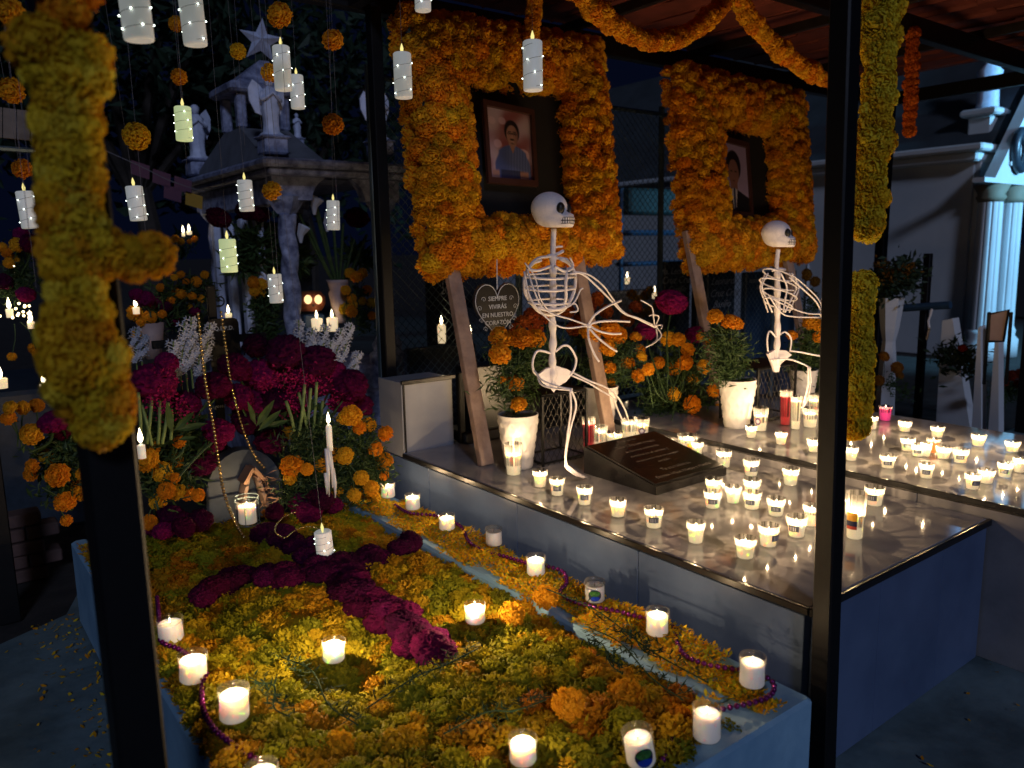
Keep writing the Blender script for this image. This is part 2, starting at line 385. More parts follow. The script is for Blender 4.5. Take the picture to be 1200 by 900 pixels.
def garland(name, label, pts, r, head, cols, spacing, dens=1, leaf=False, cat='garland'):
    """string of marigold heads wrapped round a line"""
    P = catmull(pts, 10); t = thing(name, label, cat, P[0]); L = [0]
    for a, b in zip(P, P[1:]): L.append(L[-1]+(b-a).length)
    tot = L[-1]; n = max(2, int(tot/spacing)); c = 0
    part('string', MB().tube(P, .004, 5), M['thread'], t)
    for i in range(n+1):
        s = tot*i/n; k = max(j for j in range(len(L)) if L[j] <= s+1e-9); k = min(k, len(P)-2)
        u = (s-L[k])/max(1e-6, L[k+1]-L[k]); p = P[k].lerp(P[k+1], u); d = (P[k+1]-P[k]).normalized()
        m = max(1, int(round(dens))); lump = .80+.75*max(-.25, pnoise(Vector((s*9+len(label), P[0].x*3, 0)))); lump *= 1-.28*(math.sin(s*31) > .93)
        for q in range(m):
            a = 2*math.pi*(q/m)+i*1.9+rnd.uniform(-.3, .3); o = d.orthogonal().normalized(); o = Quaternion(d, a) @ o
            if c >= 300: break
            c += 1; rr = head*rnd.uniform(.78, 1.25)
            inst('marigold', rnd.choice(MG), t, p+o*(r*lump-rr*.5)+jit(head*.22), q_up(o+jit(.3), rnd.uniform(0, 6)), rr, col(cols))
    return t

# ================================================================== THE SETTING
# ground: dark soil to the horizon, cement paving under the tombs
g = MB().add([(-300, -300, -.004), (300, -300, -.004), (300, 400, -.004), (-300, 400, -.004)], [(0, 1, 2, 3)])
struct('ground', g, M['soil'])
a_, b_ = onz(0, 755, 0), onz(78, 720, 0)
pv = MB(); nx = 24
pv.add([(-3, -3, 0), (9, -3, 0), (9, 2.2, 0), (3.9, 2.2, 0), (3.9, 3.4, 0), (.4, 3.4, 0), tuple(b_), tuple(a_), tuple(a_+(a_-b_)*4)], [tuple(range(9))])
struct('paving', pv, M['concrete'])

BZ, T2, T3 = .31, .463, .515
# ---------------- low blue grave filled with flowers
gx0, gx1, gy0, gy1 = .365, 1.515, .896, 3.12
gr = thing('low_blue_grave', 'low light blue painted cement grave under the marigold carpet, nearest the camera', 'grave', (.94, 2, 0))
def wallbox(x0, x1, y0, y1, z0, z1, b=.008): return MB().bbox(((x0+x1)/2, (y0+y1)/2, (z0+z1)/2), (x1-x0, y1-y0, z1-z0), b)
part('curb', wallbox(gx0, gx0+.055, gy0+.1225, gy1, 0, BZ), M['bluepaint'], gr)
part('curb', wallbox(gx1-.19, gx1, gy0+.1225, gy1, 0, BZ), M['bluepaint'], gr)
part('curb', wallbox(gx0, gx1, gy0, gy0+.12, 0, BZ-.003), M['bluepaint'], gr)
part('fill', wallbox(gx0+.057, gx1-.192, gy0+.123, gy1-.01, 0, BZ-.05), M['soil'], gr)

# ---------------- middle tomb
tx0, tx1, ty0, ty1 = 1.612, 2.585, .975, 2.9
tm = thing('middle_tomb', 'raised grey polished stone tomb with black edging under the skeleton and slanted plaque', 'tomb', (2.1, 1.9, 0))
part('top_slab', MB().bbox(((tx0+tx1)/2, (ty0+ty1)/2, T2-.012), (tx1-tx0-.006, ty1-ty0-.006, .024), .003), M['marble'], tm)
for a, b in ((tx0, tx0+.0), ):
    ys = [ty0+.012, 1.53, 2.11, 2.7, 3.1]
    for y0, y1 in zip(ys, ys[1:]):
        part('side_panel', wallbox(tx0+.001, tx0+.03, y0+.0012, y1-.0012, 0, T2-.026, .0015), M['tile_side'], tm)
xs = [tx0+.03, 1.95, 2.30, tx1]
for x0, x1 in zip(xs, xs[1:]):
    part('end_panel', wallbox(x0+.0012, x1-.0012, ty0+.002, ty0+.03, 0, T2-.026, .0015), M['tile_side'], tm)
part('core', wallbox(tx0+.032, tx1-.004, ty0+.032, 3.1, 0, T2-.026, .002), M['trim'], tm)
part('edge_trim', MB().bbox((tx0-.002, (ty0+ty1)/2, T2-.010), (.010, ty1-ty0, .019), .002), M['trim'], tm)
part('edge_trim', MB().bbox(((tx0+tx1)/2+.004, ty0-.003, T2-.012), (tx1-tx0+.01, .010, .022), .002), M['trim'], tm)
part('headboard', wallbox(tx0+.012, 1.873, 2.905, 3.10, T2-.02, .765, .003), M['marble_side'], tm)
part('edge_trim', wallbox(tx0, tx0+.012, 2.897, 3.10, T2-.02, .768, .001), M['marble_side'], tm)
part('edge_trim', wallbox(tx0, 1.885, 2.893, 2.905, .757, .775, .002), M['trim'], tm)
part('edge_trim', wallbox(tx0+.004, tx0+.014, 2.891, 2.903, T2+.001, .757, .002), M['trim'], tm)
hs = thing('black_headstone', 'low black granite headstone behind the marigold pots on the middle tomb', 'headstone', (2.2, 2.95, T2))
part('slab', wallbox(1.95, 2.56, 2.88, 3.0, T2+.001, .80, .006), M['granite'], hs)
part('base', wallbox(1.90, 2.58, 2.84, 3.03, T2, T2+.05, .006), M['granite'], hs)
# ---------------- right tomb
t3 = thing('right_tomb', 'higher grey polished stone tomb at the right covered with many votive candles', 'tomb', (3.3, 1.9, 0))
rx0, rx1, ry0, ry1 = 2.592, 3.62, .45, 2.9
part('top_slab', wallbox(rx0+.004, rx1, ry0, ry1, T3-.024, T3, .003), M['marble'], t3)
for y0, y1 in ((.45, 1.2), (1.2, 1.95), (1.95, 2.9)):
    part('side_panel', wallbox(rx0+.002, rx0+.03, y0+.0012, y1-.0012, 0, T3-.026, .0015), M['marble'], t3)
part('core', wallbox(rx0+.032, rx1, ry0+.01, ry1, 0, T3-.026, .002), M['marble_side'], t3)
part('edge_trim', MB().bbox((rx0+.001, (ry0+ry1)/2, T3-.010), (.010, ry1-ry0, .020), .002), M['trim'], t3)
# flower strip / planter ledge at right tomb's headstone

# ---------------- canopy: posts, beams, clay tile roof
cn = thing('metal_canopy', 'black steel canopy with square posts and a red clay tile roof over the tombs', 'canopy', (1.6, .92, 0))
PZ = 2.33
lean = (Vector((0, 0, 1))-cr*.019).normalized(); lq = lean.to_track_quat('Z', 'Y'); lr = Vector((1.612, .922, 0))
part('post', MB().bbox(lr+lean*PZ/2, (.047, .047, PZ), .004, Matrix.Rotation(math.atan2(-lean.y, lean.z), 3, 'X') @ Matrix.Rotation(math.atan2(lean.x, lean.z), 3, 'Y')), M['black_metal'], cn)
for (x, y, s) in ((.178, 1.085, .059), (1.70, 3.16, .052), (2.93, 3.22, .04), (.163, 3.3, .07), (3.9, 3.22, .05), (6.05, 3.2, .07), (6.05, 2.12, .07)):
    part('post', MB().bbox((x, y, PZ/2), (s, s, PZ), .004), M['black_metal'], cn)
part('post', MB().bbox((1.905, 2.89, T2+.16), (.028, .028, .32), .003), M['black_metal'], cn)
for a, b in (((.1, .93), (6.1, .93)), ((.1, 3.24), (6.1, 3.24)), ((1.6, 2.12), (6.1, 2.12))):
    part('beam', MB().bbox(((a[0]+b[0])/2, a[1], 2.38), (b[0]-a[0], .06, .10), .004), M['black_metal'], cn)
for x in (.163, 1.64, 6.05):
    part('beam', MB().bbox((x, 2.09, 2.376), (.06, 2.24, .09), .004), M['black_metal'], cn)
part('beam', MB().bbox((1.7, 2.6, 2.374), (.05, .9, .08), .004), M['black_metal'], cn)
tw, tl = .235, .30; ct = 0
tile = MB()
for i in range(6):
    a0, a1 = math.pi*i/6, math.pi*(i+1)/6
    tile.add([(-math.cos(a0)*tw*.5, 0, math.sin(a0)*.035), (-math.cos(a1)*tw*.5, 0, math.sin(a1)*.035), (-math.cos(a1)*tw*.47, tl*1.1, math.sin(a1)*.035+.012), (-math.cos(a0)*tw*.47, tl*1.1, math.sin(a0)*.035+.012)], [(0, 1, 2, 3)])
tile = tile.mesh('roof_tile', M['redtile'])
for i in range(19):
    for j in range(9):
        inst('roof_tile', tile, cn, (1.72+i*tw*.97, .78+j*tl, 2.49+rnd.uniform(0, .012)+j*.004), Quaternion((0, 0, 1), rnd.uniform(-.03, .03)))
part('roof_deck', wallbox(1.62, 6.05, .78, 3.48, 2.535, 2.56, .003), M['redtile'], cn)
for i in range(4):
    part('rafter', MB().bbox((1.9+i*1.02, 2.1, 2.455), (.03, 2.6, .05), .003), M['rust'], cn)
# wires over the low grave that carry the hanging candles
for k, (p, q) in enumerate((((.16, .95, 2.36), (1.66, 3.15, 2.36)), ((.16, 2.1, 2.36), (1.64, 2.1, 2.36)), ((.16, 3.2, 2.36), (1.66, 3.2, 2.36)), ((.16, 1.5, 2.36), (1.64, 1.5, 2.36)), ((.16, 2.7, 2.36), (1.64, 2.7, 2.36)))):
    part('cable', MB().tube([p, q], .003, 5), M['rust'], cn)

# ================================================================== CANDLES
def cup_glass(rb, rt, h, th=.0022, flute=True):
    ns = 24
    fn = (lambda r, z, a: r*(1+.018*math.cos(12*a))) if flute else None
    prof = [(rb*.3, .004), (rb-th, .006), (rt-th, h), (rt, h+.0006), (rt, h-.002), (rb, .0015), (rb*.9, 0), (.001, 0)]
    return MB().lathe(prof, ns, fn=fn)
def flame_mb(s=1.):
    return MB().lathe([(.0002, 0), (.0028*s, .003*s), (.0036*s, .007*s), (.0026*s, .012*s), (.0012*s, .017*s), (.0001, .021*s)], 8)
FL = {}
def shared(key, fn):
    if key not in FL: FL[key] = fn()
    return FL[key]
lamp_data = {}
KP = 13.0
def lamp(parent, z, power, colr=(1, .68, .36), r=.0010):
    power *= KP
    k = (round(power, 4), colr, r)
    if k not in lamp_data:
        l = bpy.data.lights.new('flame_light', 'POINT'); l.energy = power; l.color = colr; l.shadow_soft_size = r; lamp_data[k] = l
    o = bpy.data.objects.new('flame_light', lamp_data[k]); C.objects.link(o); o.parent = parent; o.location = (0, 0, z)
def candle(px, py, z, wpx, hpx, label, kind='glass', lit=True, sticker=None, group=None, power=.085, tilt=0, sink=0, name='votive_candle', cat='candle', waxm=None, fill=.74):
    """px, py: middle of the foot in the photograph, standing on height z; wpx, hpx its size there"""
    p = onz(px, py-wpx*.10, z); dp = depth(p); r = .5*wpx*dp/F; h = hpx*dp/F*1.02-r*.45
    h = max(h, r*1.5)+sink; fill = fill+rnd.uniform(-.08, .05)
    r = round(r*400)/400; h = round(h*200)/200
    t = thing(name, label, cat, p-Vector((0, 0, sink)), group)
    if tilt: t.rotation_euler = (R(tilt*.4), R(tilt), 0)
    t.rotation_euler.z = rnd.uniform(0, .0001) if tilt else 0
    if kind == 'glass':
        rb = r*.80; hw = h*fill
        t.rotation_euler.z = rnd.uniform(-.5, .5)
        G = shared(('g', r, h), lambda: cup_glass(rb, r, h).mesh('glass', M['glass'], True)); inst('glass', G, t, (0, 0, 0), rel=False)
        wr = rb+(r-rb)*fill-.003
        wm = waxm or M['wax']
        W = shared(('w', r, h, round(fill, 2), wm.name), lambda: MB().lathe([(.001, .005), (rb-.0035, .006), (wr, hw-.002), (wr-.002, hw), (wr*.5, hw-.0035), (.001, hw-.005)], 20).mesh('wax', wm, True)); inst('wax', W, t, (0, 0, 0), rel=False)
    elif kind == 'frost':
        hw = h*.80
        G = shared(('fg', r, h), lambda: MB().lathe([(r*.9, .001), (r*.97, .006), (r, h), (r-.002, h+.0005), (r-.003, h-.002), (r-.003, hw+.001)], 26).mesh('glass', M['glass_plain'], True)); inst('glass', G, t, (0, 0, 0), rel=False)
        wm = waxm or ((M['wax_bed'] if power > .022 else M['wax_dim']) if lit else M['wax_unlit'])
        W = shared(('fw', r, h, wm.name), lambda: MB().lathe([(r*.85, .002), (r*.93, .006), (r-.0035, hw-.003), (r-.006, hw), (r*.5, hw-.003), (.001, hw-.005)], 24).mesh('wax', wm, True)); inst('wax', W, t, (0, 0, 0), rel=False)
    inst('wick', shared('wick', lambda: MB().tube([(0, 0, -.006), (0, 0, .004), (.001, 0, .007)], .0008, 5).mesh('wick', M['wick'])), t, (0, 0, hw), rel=False)
    if lit:
        inst('flame', shared('flame', lambda: flame_mb(.58).mesh('flame', M['flame'], True)), t, (0, 0, hw+.002), Quaternion((1, 0, 0), rnd.uniform(-.12, .12)), rel=False)
        lamp(t, hw+(.017 if kind == 'glass' else .020), power)
    if sticker:
        # label wraps the side that faces the camera
        d = (O-p); aa = math.atan2(d.y, d.x)-t.rotation_euler.z; 
        def patch(z0, z1, w_, off, rr, m, nm, ell=False):
            b = MB(); n = 8; P = []; Fc = []
            if ell:
                zc = (z0+z1)/2; P.append((rr(zc)*math.cos(aa+off), rr(zc)*math.sin(aa+off), zc))
                for i in range(20):
                    th = 2*math.pi*i/20; an = aa+off+w_*math.cos(th); zz = zc+(z1-z0)/2*math.sin(th); P.append((rr(zz)*math.cos(an), rr(zz)*math.sin(an), zz))
                Fc = [(0, i+1, (i+1) % 20+1) for i in range(20)]
            else:
                for i in range(n+1):
                    an = aa+off-w_+2*w_*i/n
                    P += [(rr(z0)*math.cos(an), rr(z0)*math.sin(an), z0), (rr(z1)*math.cos(an), rr(z1)*math.sin(an), z1)]
                Fc = [(2*i, 2*i+2, 2*i+3, 2*i+1) for i in range(n)]
            b.add(P, Fc); return part(nm, b, m, t, world=False)
        if kind == 'glass': rr = lambda e: (lambda z: (r*.80+(r-r*.80)*z/h)*1.02+.0006+e)
        else: rr = lambda e: (lambda z: r+.0006+e)
        of = sticker[1] if isinstance(sticker, tuple) else 0.; sk = sticker[0] if isinstance(sticker, tuple) else sticker
        if sk == 'grey':
            st = patch(h*.38, h*.66, .55, of, rr(0), M['sticker'], 'sticker')
            for q in (-.3, -.15, .02, .2): patch(h*.42, h*.60, .035, of+q, rr(.0006), M['stickerlight'], 'print').parent = st
        if sk == 'lake':
            st = patch(h*.16, h*.72, .62, of, rr(0), M['navy_print'], 'sticker', True)
            patch(h*.40, h*.68, .50, of, rr(.0006), M['green_print'], 'print', True).parent = st
            patch(h*.20, h*.42, .48, of, rr(.0012), M['blue_print'], 'print', True).parent = st
        if sk == 'coffee':
            st = patch(h*.30, h*.62, .45, of, rr(0), M['purple_print'], 'logo', True)
            patch(h*.38, h*.54, .26, of, rr(.0006), M['stickerlight'], 'print', True).parent = st
        if sk == 'yellow':
            st = patch(h*.25, h*.60, .35, of, rr(0), M['yellow_print'], 'label'); patch(h*.30, h*.38, .3, of, rr(.0006), M['navy_print'], 'print').parent = st
        if sk == 'scene':
            st = patch(h*.62, h*.44, .55, of, rr(0), M['yellow_print'], 'label'); patch(h*.32, h*.44, .55, of, rr(.0003), M['navy_print'], 'print').parent = st
            patch(h*.26, h*.33, .55, of, rr(.0006), M['red_print'], 'print').parent = st
    return t
GM = 'small glass votives on the middle tomb'; GR = 'small glass votives on the right tomb'; GB = 'white candles on the flower grave'
# middle tomb
for a in [
 (633, 573, 18, 25, 'small clear votive at the far left end of the middle tomb row'),
 (653, 583, 18, 25, 'small votive with dark sticker, second from the left in the middle tomb row', 'grey'),
 (685, 594, 20, 26, 'small votive with dark sticker, left of the near corner of the slanted plaque', 'grey'),
 (724, 608, 20, 26, 'small clear votive without sticker standing below the left corner of the black plaque'),
 (766, 621, 22, 29, 'small votive with dark sticker in front of the near tip of the black plaque', 'grey'),
 (815, 639, 23, 30, 'small clear votive standing alone on the tomb edge right of the plaque tip'),
 (873, 657, 25, 31, 'nearest clear votive of the cluster, closest to the tomb edge on the middle tomb'),
 (900, 643, 24, 31, 'votive directly behind the nearest votive of the middle tomb cluster', ('grey', .9)),
 (933, 632, 24, 30, 'votive with dark sticker left of the right black post, near the front', ('grey', -.3)),
 (909, 607, 22, 27, 'votive with dark sticker in the middle of the right side cluster of the middle tomb', ('grey', 0)),
 (835, 598, 21, 26, 'votive with dark sticker off the right corner of the plaque, front of a pair', 'grey'),
 (836, 582, 20, 25, 'clear votive just off the right corner of the plaque, rear one of a pair', None),
 (859, 592, 20, 25, 'clear votive between the two pairs of votives right of the plaque', None),
 (881, 599, 21, 26, 'votive with small dark sticker, front one of the second pair right of the plaque', ('grey', -.25)),
 (881, 583, 20, 24, 'clear votive hidden half behind the sticker votive, right of the plaque', None),
 (848, 550, 18, 24, 'small clear votive behind the right end of the plaque', None),
 (880, 560, 19, 24, 'votive with a small grey sticker at its right side, behind the cluster', ('grey', .4)),
 (926, 571, 20, 25, 'clear votive standing alone left of the right black post, beside the higher tomb', None),
 (1024, 595, 23, 27, 'votive with dark sticker standing right of the right black post on the middle tomb', ('grey', -.3)),
 (817, 536, 14, 20, 'small votive half behind the jar with the yellow label', None)]:
    candle(a[0], a[1], T2, a[2], a[3], a[4], sticker=a[5] if len(a) > 5 else None, group=GM)
candle(950, 619, T2, 20, 30, 'votive almost hidden behind the left edge of the right black post', group=GM)
candle(1001, 634, T2, 24, 60, 'tall glass candle with an orange picture label beside the right black post', group=GM, sticker=('scene', -.35), power=.09, fill=.62, name='tall_glass_candle')
candle(602, 559, T2, 22, 43, 'tall clear drinking glass candle in front of the left white pot', power=.07, name='tall_glass_candle', fill=.62)
candle(690, 530, T2, 17, 43, 'tall red prayer candle at the left back corner of the plaque', waxm=M['wax_red'], power=.03, name='prayer_candle', fill=.78)
candle(702, 529, T2, 20, 33, 'white candle in a clear glass right beside the tall red candle', power=.05, name='glass_candle')
candle(720, 524, T2, 22, 17, 'short wide glass candle behind the plaque between taller candles', power=.05, name='glass_candle')
candle(737, 517, T2, 19, 30, 'glass candle with the skeleton foot hanging into it behind the plaque', power=.05, name='glass_candle')
candle(752, 517, T2, 18, 29, 'paper cup style candle with a round purple logo behind the plaque', sticker='coffee', power=.05, name='glass_candle')
candle(783, 525, T2, 14, 12, 'small low tealight just behind the top edge of the plaque', power=.03)
candle(806, 531, T2, 25, 25, 'wide glass jar candle with a small yellow label behind the plaque', sticker=('yellow', .3), power=.06, name='jar_candle')
# right tomb
for a in [
 (880, 515, 14, 18, 'small votive at the back left of the right tomb beside the white pot'),
 (915, 523, 15, 19, 'clear votive on the right tomb edge in front of the red candle'),
 (953, 532, 15, 20, 'clear votive on the right tomb edge left of the black post'),
 (997, 542, 15, 20, 'clear votive just right of the black post at the right tomb edge'),
 (998, 505, 14, 20, 'clear votive peeking out right of the lowest yellow garland'),
 (1022, 505, 12, 19, 'small votive below the pink jar at the back of the right tomb'),
 (1060, 508, 15, 17, 'clear votive right of the pink jar in the back row'),
 (1098, 515, 16, 18, 'clear votive in the back row behind the orange candle'),
 (1063, 531, 17, 20, 'votive with dark sticker at the left of the tight middle cluster on the right tomb', 'grey'),
 (1075, 537, 15, 19, 'votive with grey label squeezed second in the tight cluster', 'grey'),
 (1085, 537, 13, 20, 'narrow bright votive in the middle of the tight cluster'),
 (1105, 540, 17, 19, 'clear votive at the right of the tight cluster before the orange candle'),
 (1125, 545, 18, 21, 'votive with dark sticker right of the tight cluster', 'grey'),
 (1085, 563, 18, 22, 'votive with dark sticker in front of the tight cluster at the right tomb edge', 'grey'),
 (1040, 551, 18, 20, 'votive with dark sticker left of the cluster, near the tomb edge', 'grey'),
 (1146, 525, 17, 18, 'clear bright votive in the back row, second from the right'),
 (1186, 532, 17, 18, 'clear votive in the back row at the right edge of the picture'),
 (1177, 562, 18, 22, 'votive with dark sticker at the right, behind the front pair', ('grey', -.1)),
 (1194, 556, 16, 22, 'clear votive cut by the right edge of the picture'),
 (1139, 576, 18, 23, 'votive with a grey label at its right side, left one of the front pair', ('grey', .5)),
 (1155, 569, 19, 22, 'clear votive, right one of the front pair on the right tomb')]:
    candle(a[0], a[1], T3, a[2], a[3], a[4], sticker=a[5] if len(a) > 5 else None, group=GR)
candle(1093, 533, T3, 16, 22, 'orange glass candle glowing in the middle of the cluster on the right tomb', waxm=M['wax_orange'], power=.05, name='orange_candle', fill=.85)
candle(1037, 495, T3, 15, 21, 'bright pink round jar candle at the back of the right tomb', waxm=M['wax_pink'], power=.02, name='pink_candle', fill=.88)
candle(920, 500, T3, 15, 44, 'tall red prayer candle beside the mesh stool on the right tomb', waxm=M['wax_red'], power=.03, name='prayer_candle', fill=.8)
candle(932, 505, T3, 14, 42, 'tall white prayer candle right beside the red one on the right tomb', power=.035, name='prayer_candle', fill=.85)
candle(949, 503, T3, 19, 27, 'wide glass jar candle beside the tall white one on the right tomb', power=.05, name='jar_candle')
candle(954, 492, T3, 16, 32, 'tall cup candle behind the wide jar next to the black post', power=.05, name='glass_candle')
candle(891, 507, T3, 17, 32, 'flared cup candle with a round dark logo before the right mesh stool', sticker=('coffee', -.4), power=.05, name='glass_candle')
# flower grave (standing on petals)
for a in [
 (201, 753, 30, 34, .345, 'dim frosted white candle at the upper left edge of the flower grave', None, 0, .012),
 (227, 800, 33, 40, .345, 'bright white candle, second along the left edge of the flower grave', None, 2, .11),
 (275, 845, 35, 45, .345, 'largest bright white candle, third along the left edge of the flower grave', None, 2, .11),
 (309, 936, 40, 47, .345, 'white candle cut by the bottom edge of the picture', None, 0, .05),
 (391, 776, 27, 30, .365, 'white candle sunk in orange petals in the middle of the carpet', None, 3, .55),
 (557, 731, 25, 27, .365, 'white candle glowing among orange petals right of the dark red cross', None, 0, .55),
 (613, 895, 33, 38, .355, 'white candle near the bottom centre among yellow petals', None, 0, .12),
 (828, 868, 35, 48, .325, 'frosted white candle on the near corner of the ledge inside the bead loop', None, 0, .02),
 (752, 897, 36, 50, .34, 'tilted white candle with a round green and blue sticker at the bottom', ('lake', .35), -9, .015),
 (881, 805, 31, 41, .325, 'frosted white candle at the outer corner of the ledge beside the beads', None, 0, .03),
 (770, 745, 28, 36, .325, 'bright white candle on the ledge between two bead curves', None, 0, .07),
 (697, 706, 25, 29, .325, 'unlit white candle with a round green and blue sticker on the ledge', ('lake', 0), 0, 0),
 (628, 675, 23, 28, .325, 'bright white candle on the ledge right of the petal heap', None, 0, .08),
 (579, 640, 20, 25, .325, 'unlit frosted candle on the far half of the ledge', None, 0, 0),
 (524, 622, 19, 22, .325, 'bright white candle on the ledge, third from the far end', None, 0, .08),
 (484, 598, 18, 22, .325, 'bright white candle on the ledge, second from the far end', None, 0, .08),
 (455, 584, 17, 20, .325, 'bright white candle at the far end of the ledge beside the marigold bouquet', None, 0, .08),
 (291, 615, 22, 32, .35, 'bright white candle inside a wire holder before the arched stone', None, 0, .10)]:
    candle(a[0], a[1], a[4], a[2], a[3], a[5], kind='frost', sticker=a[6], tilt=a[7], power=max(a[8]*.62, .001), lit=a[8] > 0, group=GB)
wh = thing('wire_candle_holder', 'thin wire cage holder around the candle before the arched stone', 'holder', onz(291, 617, .35))
cp = onz(291, 613, .35)
for z in (.0, .085, .10): part('ring', MB().tube([cp+Vector((.042*math.cos(a*.3142), .042*math.sin(a*.3142), z)) for a in range(21)], .0015, 5), M['fence'], wh)
for a in range(6): part('rod', MB().tube([cp+Vector((.042*math.cos(a*1.047), .042*math.sin(a*1.047), z)) for z in (0, .1)], .0013, 5), M['fence'], wh)
# two tall tapers
for (px, py, Y, h, lab) in ((385, 497, 2.66, .10, 'lit white taper candle dripping wax among the marigolds on the right'), (165, 520, 2.35, .042, 'lit white taper candle half hidden behind the left black post')):
    tp = ony(px, py, Y); t = thing('taper_candle', lab, 'candle', tp-Vector((0, 0, h)))
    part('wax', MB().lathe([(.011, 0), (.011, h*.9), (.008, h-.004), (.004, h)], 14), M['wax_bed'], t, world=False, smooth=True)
    inst('flame', shared('bigflame', lambda: flame_mb(2.1).mesh('flame', M['flame'], True)), t, (0, 0, h+.002), rel=False); lamp(t, h+.03, .22)
    if px > 300:
        dr = MB()
        for q, (x, z0, z1) in enumerate(((-.004, -.02, -.20), (.012, -.03, -.17), (.004, -.02, -.10), (.02, -.1, -.21), (-.012, -.11, -.19))):
            dr.tube([(x-.02, -.018, h*.35+z0), (x-.018, -.022, h*.35+(z0+z1)/2), (x-.02, -.022, h*.35+z1)], [.006, .007, .0025], 6)
        part('wax_drip', dr, M['wax_unlit'], t, world=False, smooth=True, kind='stuff')

# ---------------- hanging LED pillars and marigolds on threads
def led_pillar(cx, y0, y1, wpx, label, m='led', tilt=0, kdist=.053, thread_down=0):
    D = F*kdist/wpx; d = ray(cx, y0); top = O+d*D; h = (y1-y0)*D/F; r = wpx*D/F/2
    t = thing('hanging_candle', label, 'led candle', top-Vector((0, 0, h)), 'fairy lit white candles hanging on threads')
    t.rotation_euler = (R(tilt*.3), R(tilt), 0)
    part('candle_body', MB().lathe([(.002, .004), (r*.72, .0), (r*.78, .0), (r*.96, .001), (r, .005), (r, h-.003), (r-.003, h), (r*.4, h-.003), (.001, h-.004)], 22), M[m], t, world=False, smooth=True)
    part('flame_tip', MB().lathe([(.002, -.004), (.0045, .006), (.0052, .012), (.003, .020), (.0005, .027)], 8, (0, 0, h)), M['ledflame'], t, world=False, smooth=True)
    wr = MB(); turns = 3.2; n = 60; pts = []
    ph = rnd.uniform(0, 6); turns = rnd.uniform(2.2, 3.8); tilt += rnd.uniform(-1, 1)
    for i in range(n+1):
        u = i/n; a = ph+u*turns*2*math.pi; pts.append(Vector(((r+.0012)*math.cos(a), (r+.0012)*math.sin(a), .008+u*(h-.02))))
    wr.tube(pts, .0005, 4); part('wire', wr, M['thread'], t, world=False)
    dt = MB()
    for i in range(2, n, 6):
        p = pts[i]; dt.sphere((p.x*1.04, p.y*1.04, p.z), .0016, 6, 4)
    part('fairy_light', dt, M['dot'], t, world=False, kind='stuff')
    part('thread', MB().tube([(0, 0, h+.02), (0, 0, 2.36-top.z+h)], .0005, 4), M['thread'], t, world=False)
    return t
for a in [
 (158, -10, 45, 34, 'large hanging candle cut by the top edge, leftmost of the two big ones', 'led', -2),
 (224, -14, 50, 27, 'large hanging candle cut by the top edge, second from the left post', 'led', -2),
 (329, 54, 104, 20, 'hanging candle in front of the marble star'),
 (347, 88, 126, 16, 'smaller hanging candle just right of and below the one before the star'),
 (471, 62, 113, 21, 'hanging candle right beside the middle black post at the flower frame'),
 (494, -40, 10, 19, 'hanging candle cut at the top edge above the left flower frame'),
 (624, 48, 104, 23, 'hanging candle in front of the top bar of the left flower frame'),
 (213, 125, 164, 19, 'greenish glowing hanging candle beside the small left angel statue', 'led_green', 1),
 (159, 218, 258, 19, 'hanging candle level with the kiosk roof right of the yellow garland', 'led', -3),
 (31, 224, 267, 19, 'hanging candle left of the big yellow garland', 'led', -3),
 (287, 211, 247, 17, 'hanging candle under the kiosk eave left of the yellow marigold', 'led', -1),
 (266, 280, 319, 19, 'greenish glowing hanging candle before the kiosk columns', 'led_green', 0),
 (322, 321, 355, 16, 'hanging candle before the twisted column left of the carved lantern', 'led', -1),
 (389, 235, 269, 15, 'hanging candle before the kiosk arch above the urn', 'led', 2),
 (380, 622, 658, 20, 'dim hanging candle touching the dark red flower cross', 'led', -3)]:
    led_pillar(*a)
for (x, y, r_, D, c_, lab) in [
 (328, 18, 14, 2.2, 0, 'ragged orange marigold hanging above the marble star'), (390, 47, 12, 2.4, 0, 'dark orange marigold hanging right of the star near the top'),
 (390, 146, 12, 2.4, 0, 'orange marigold hanging right of the praying angel'), (160, 160, 15, 1.9, 1, 'golden marigold hanging above the left row candle by the garland'),
 (210, 90, 9, 2.6, 0, 'small orange marigold hanging above the greenish candle'), (279, 60, 9, 2.6, 1, 'small dull yellow marigold hanging left of the star'),
 (319, 224, 11, 2.3, 1, 'bright yellow marigold hanging at the kiosk corner'), (316, 85, 10, 2.6, 0, 'orange marigold hanging behind the candle at the angel head'),
 (12, 12, 17, 1.5, 1, 'yellow marigold at the top left corner of the picture'), (14, 106, 14, 1.7, 0, 'orange marigold hanging left of the big yellow garland, upper one'),
 (26, 198, 11, 2.0, 0, 'orange marigold hanging left of the big yellow garland, lower one'), (207, 28, 9, 2.6, 0, 'dark orange marigold half behind the second big candle')]:
    p = O+ray(x, y)*D; rr = r_*D/F
    t = thing('hanging_marigold', lab, 'marigold', p, 'marigolds hanging on threads')
    inst('flower_head', rnd.choice(MG), t, (0, 0, 0), q_up(Vector((-.5, -.8, .1))+jit(.5), rnd.uniform(0, 6)), rr, col((YELLOW if c_ else ORANGE)), rel=False)
    part('thread', MB().tube([(0, 0, -.3), (0, 0, 2.36-p.z)], .0005, 4), M['thread'], t, world=False)

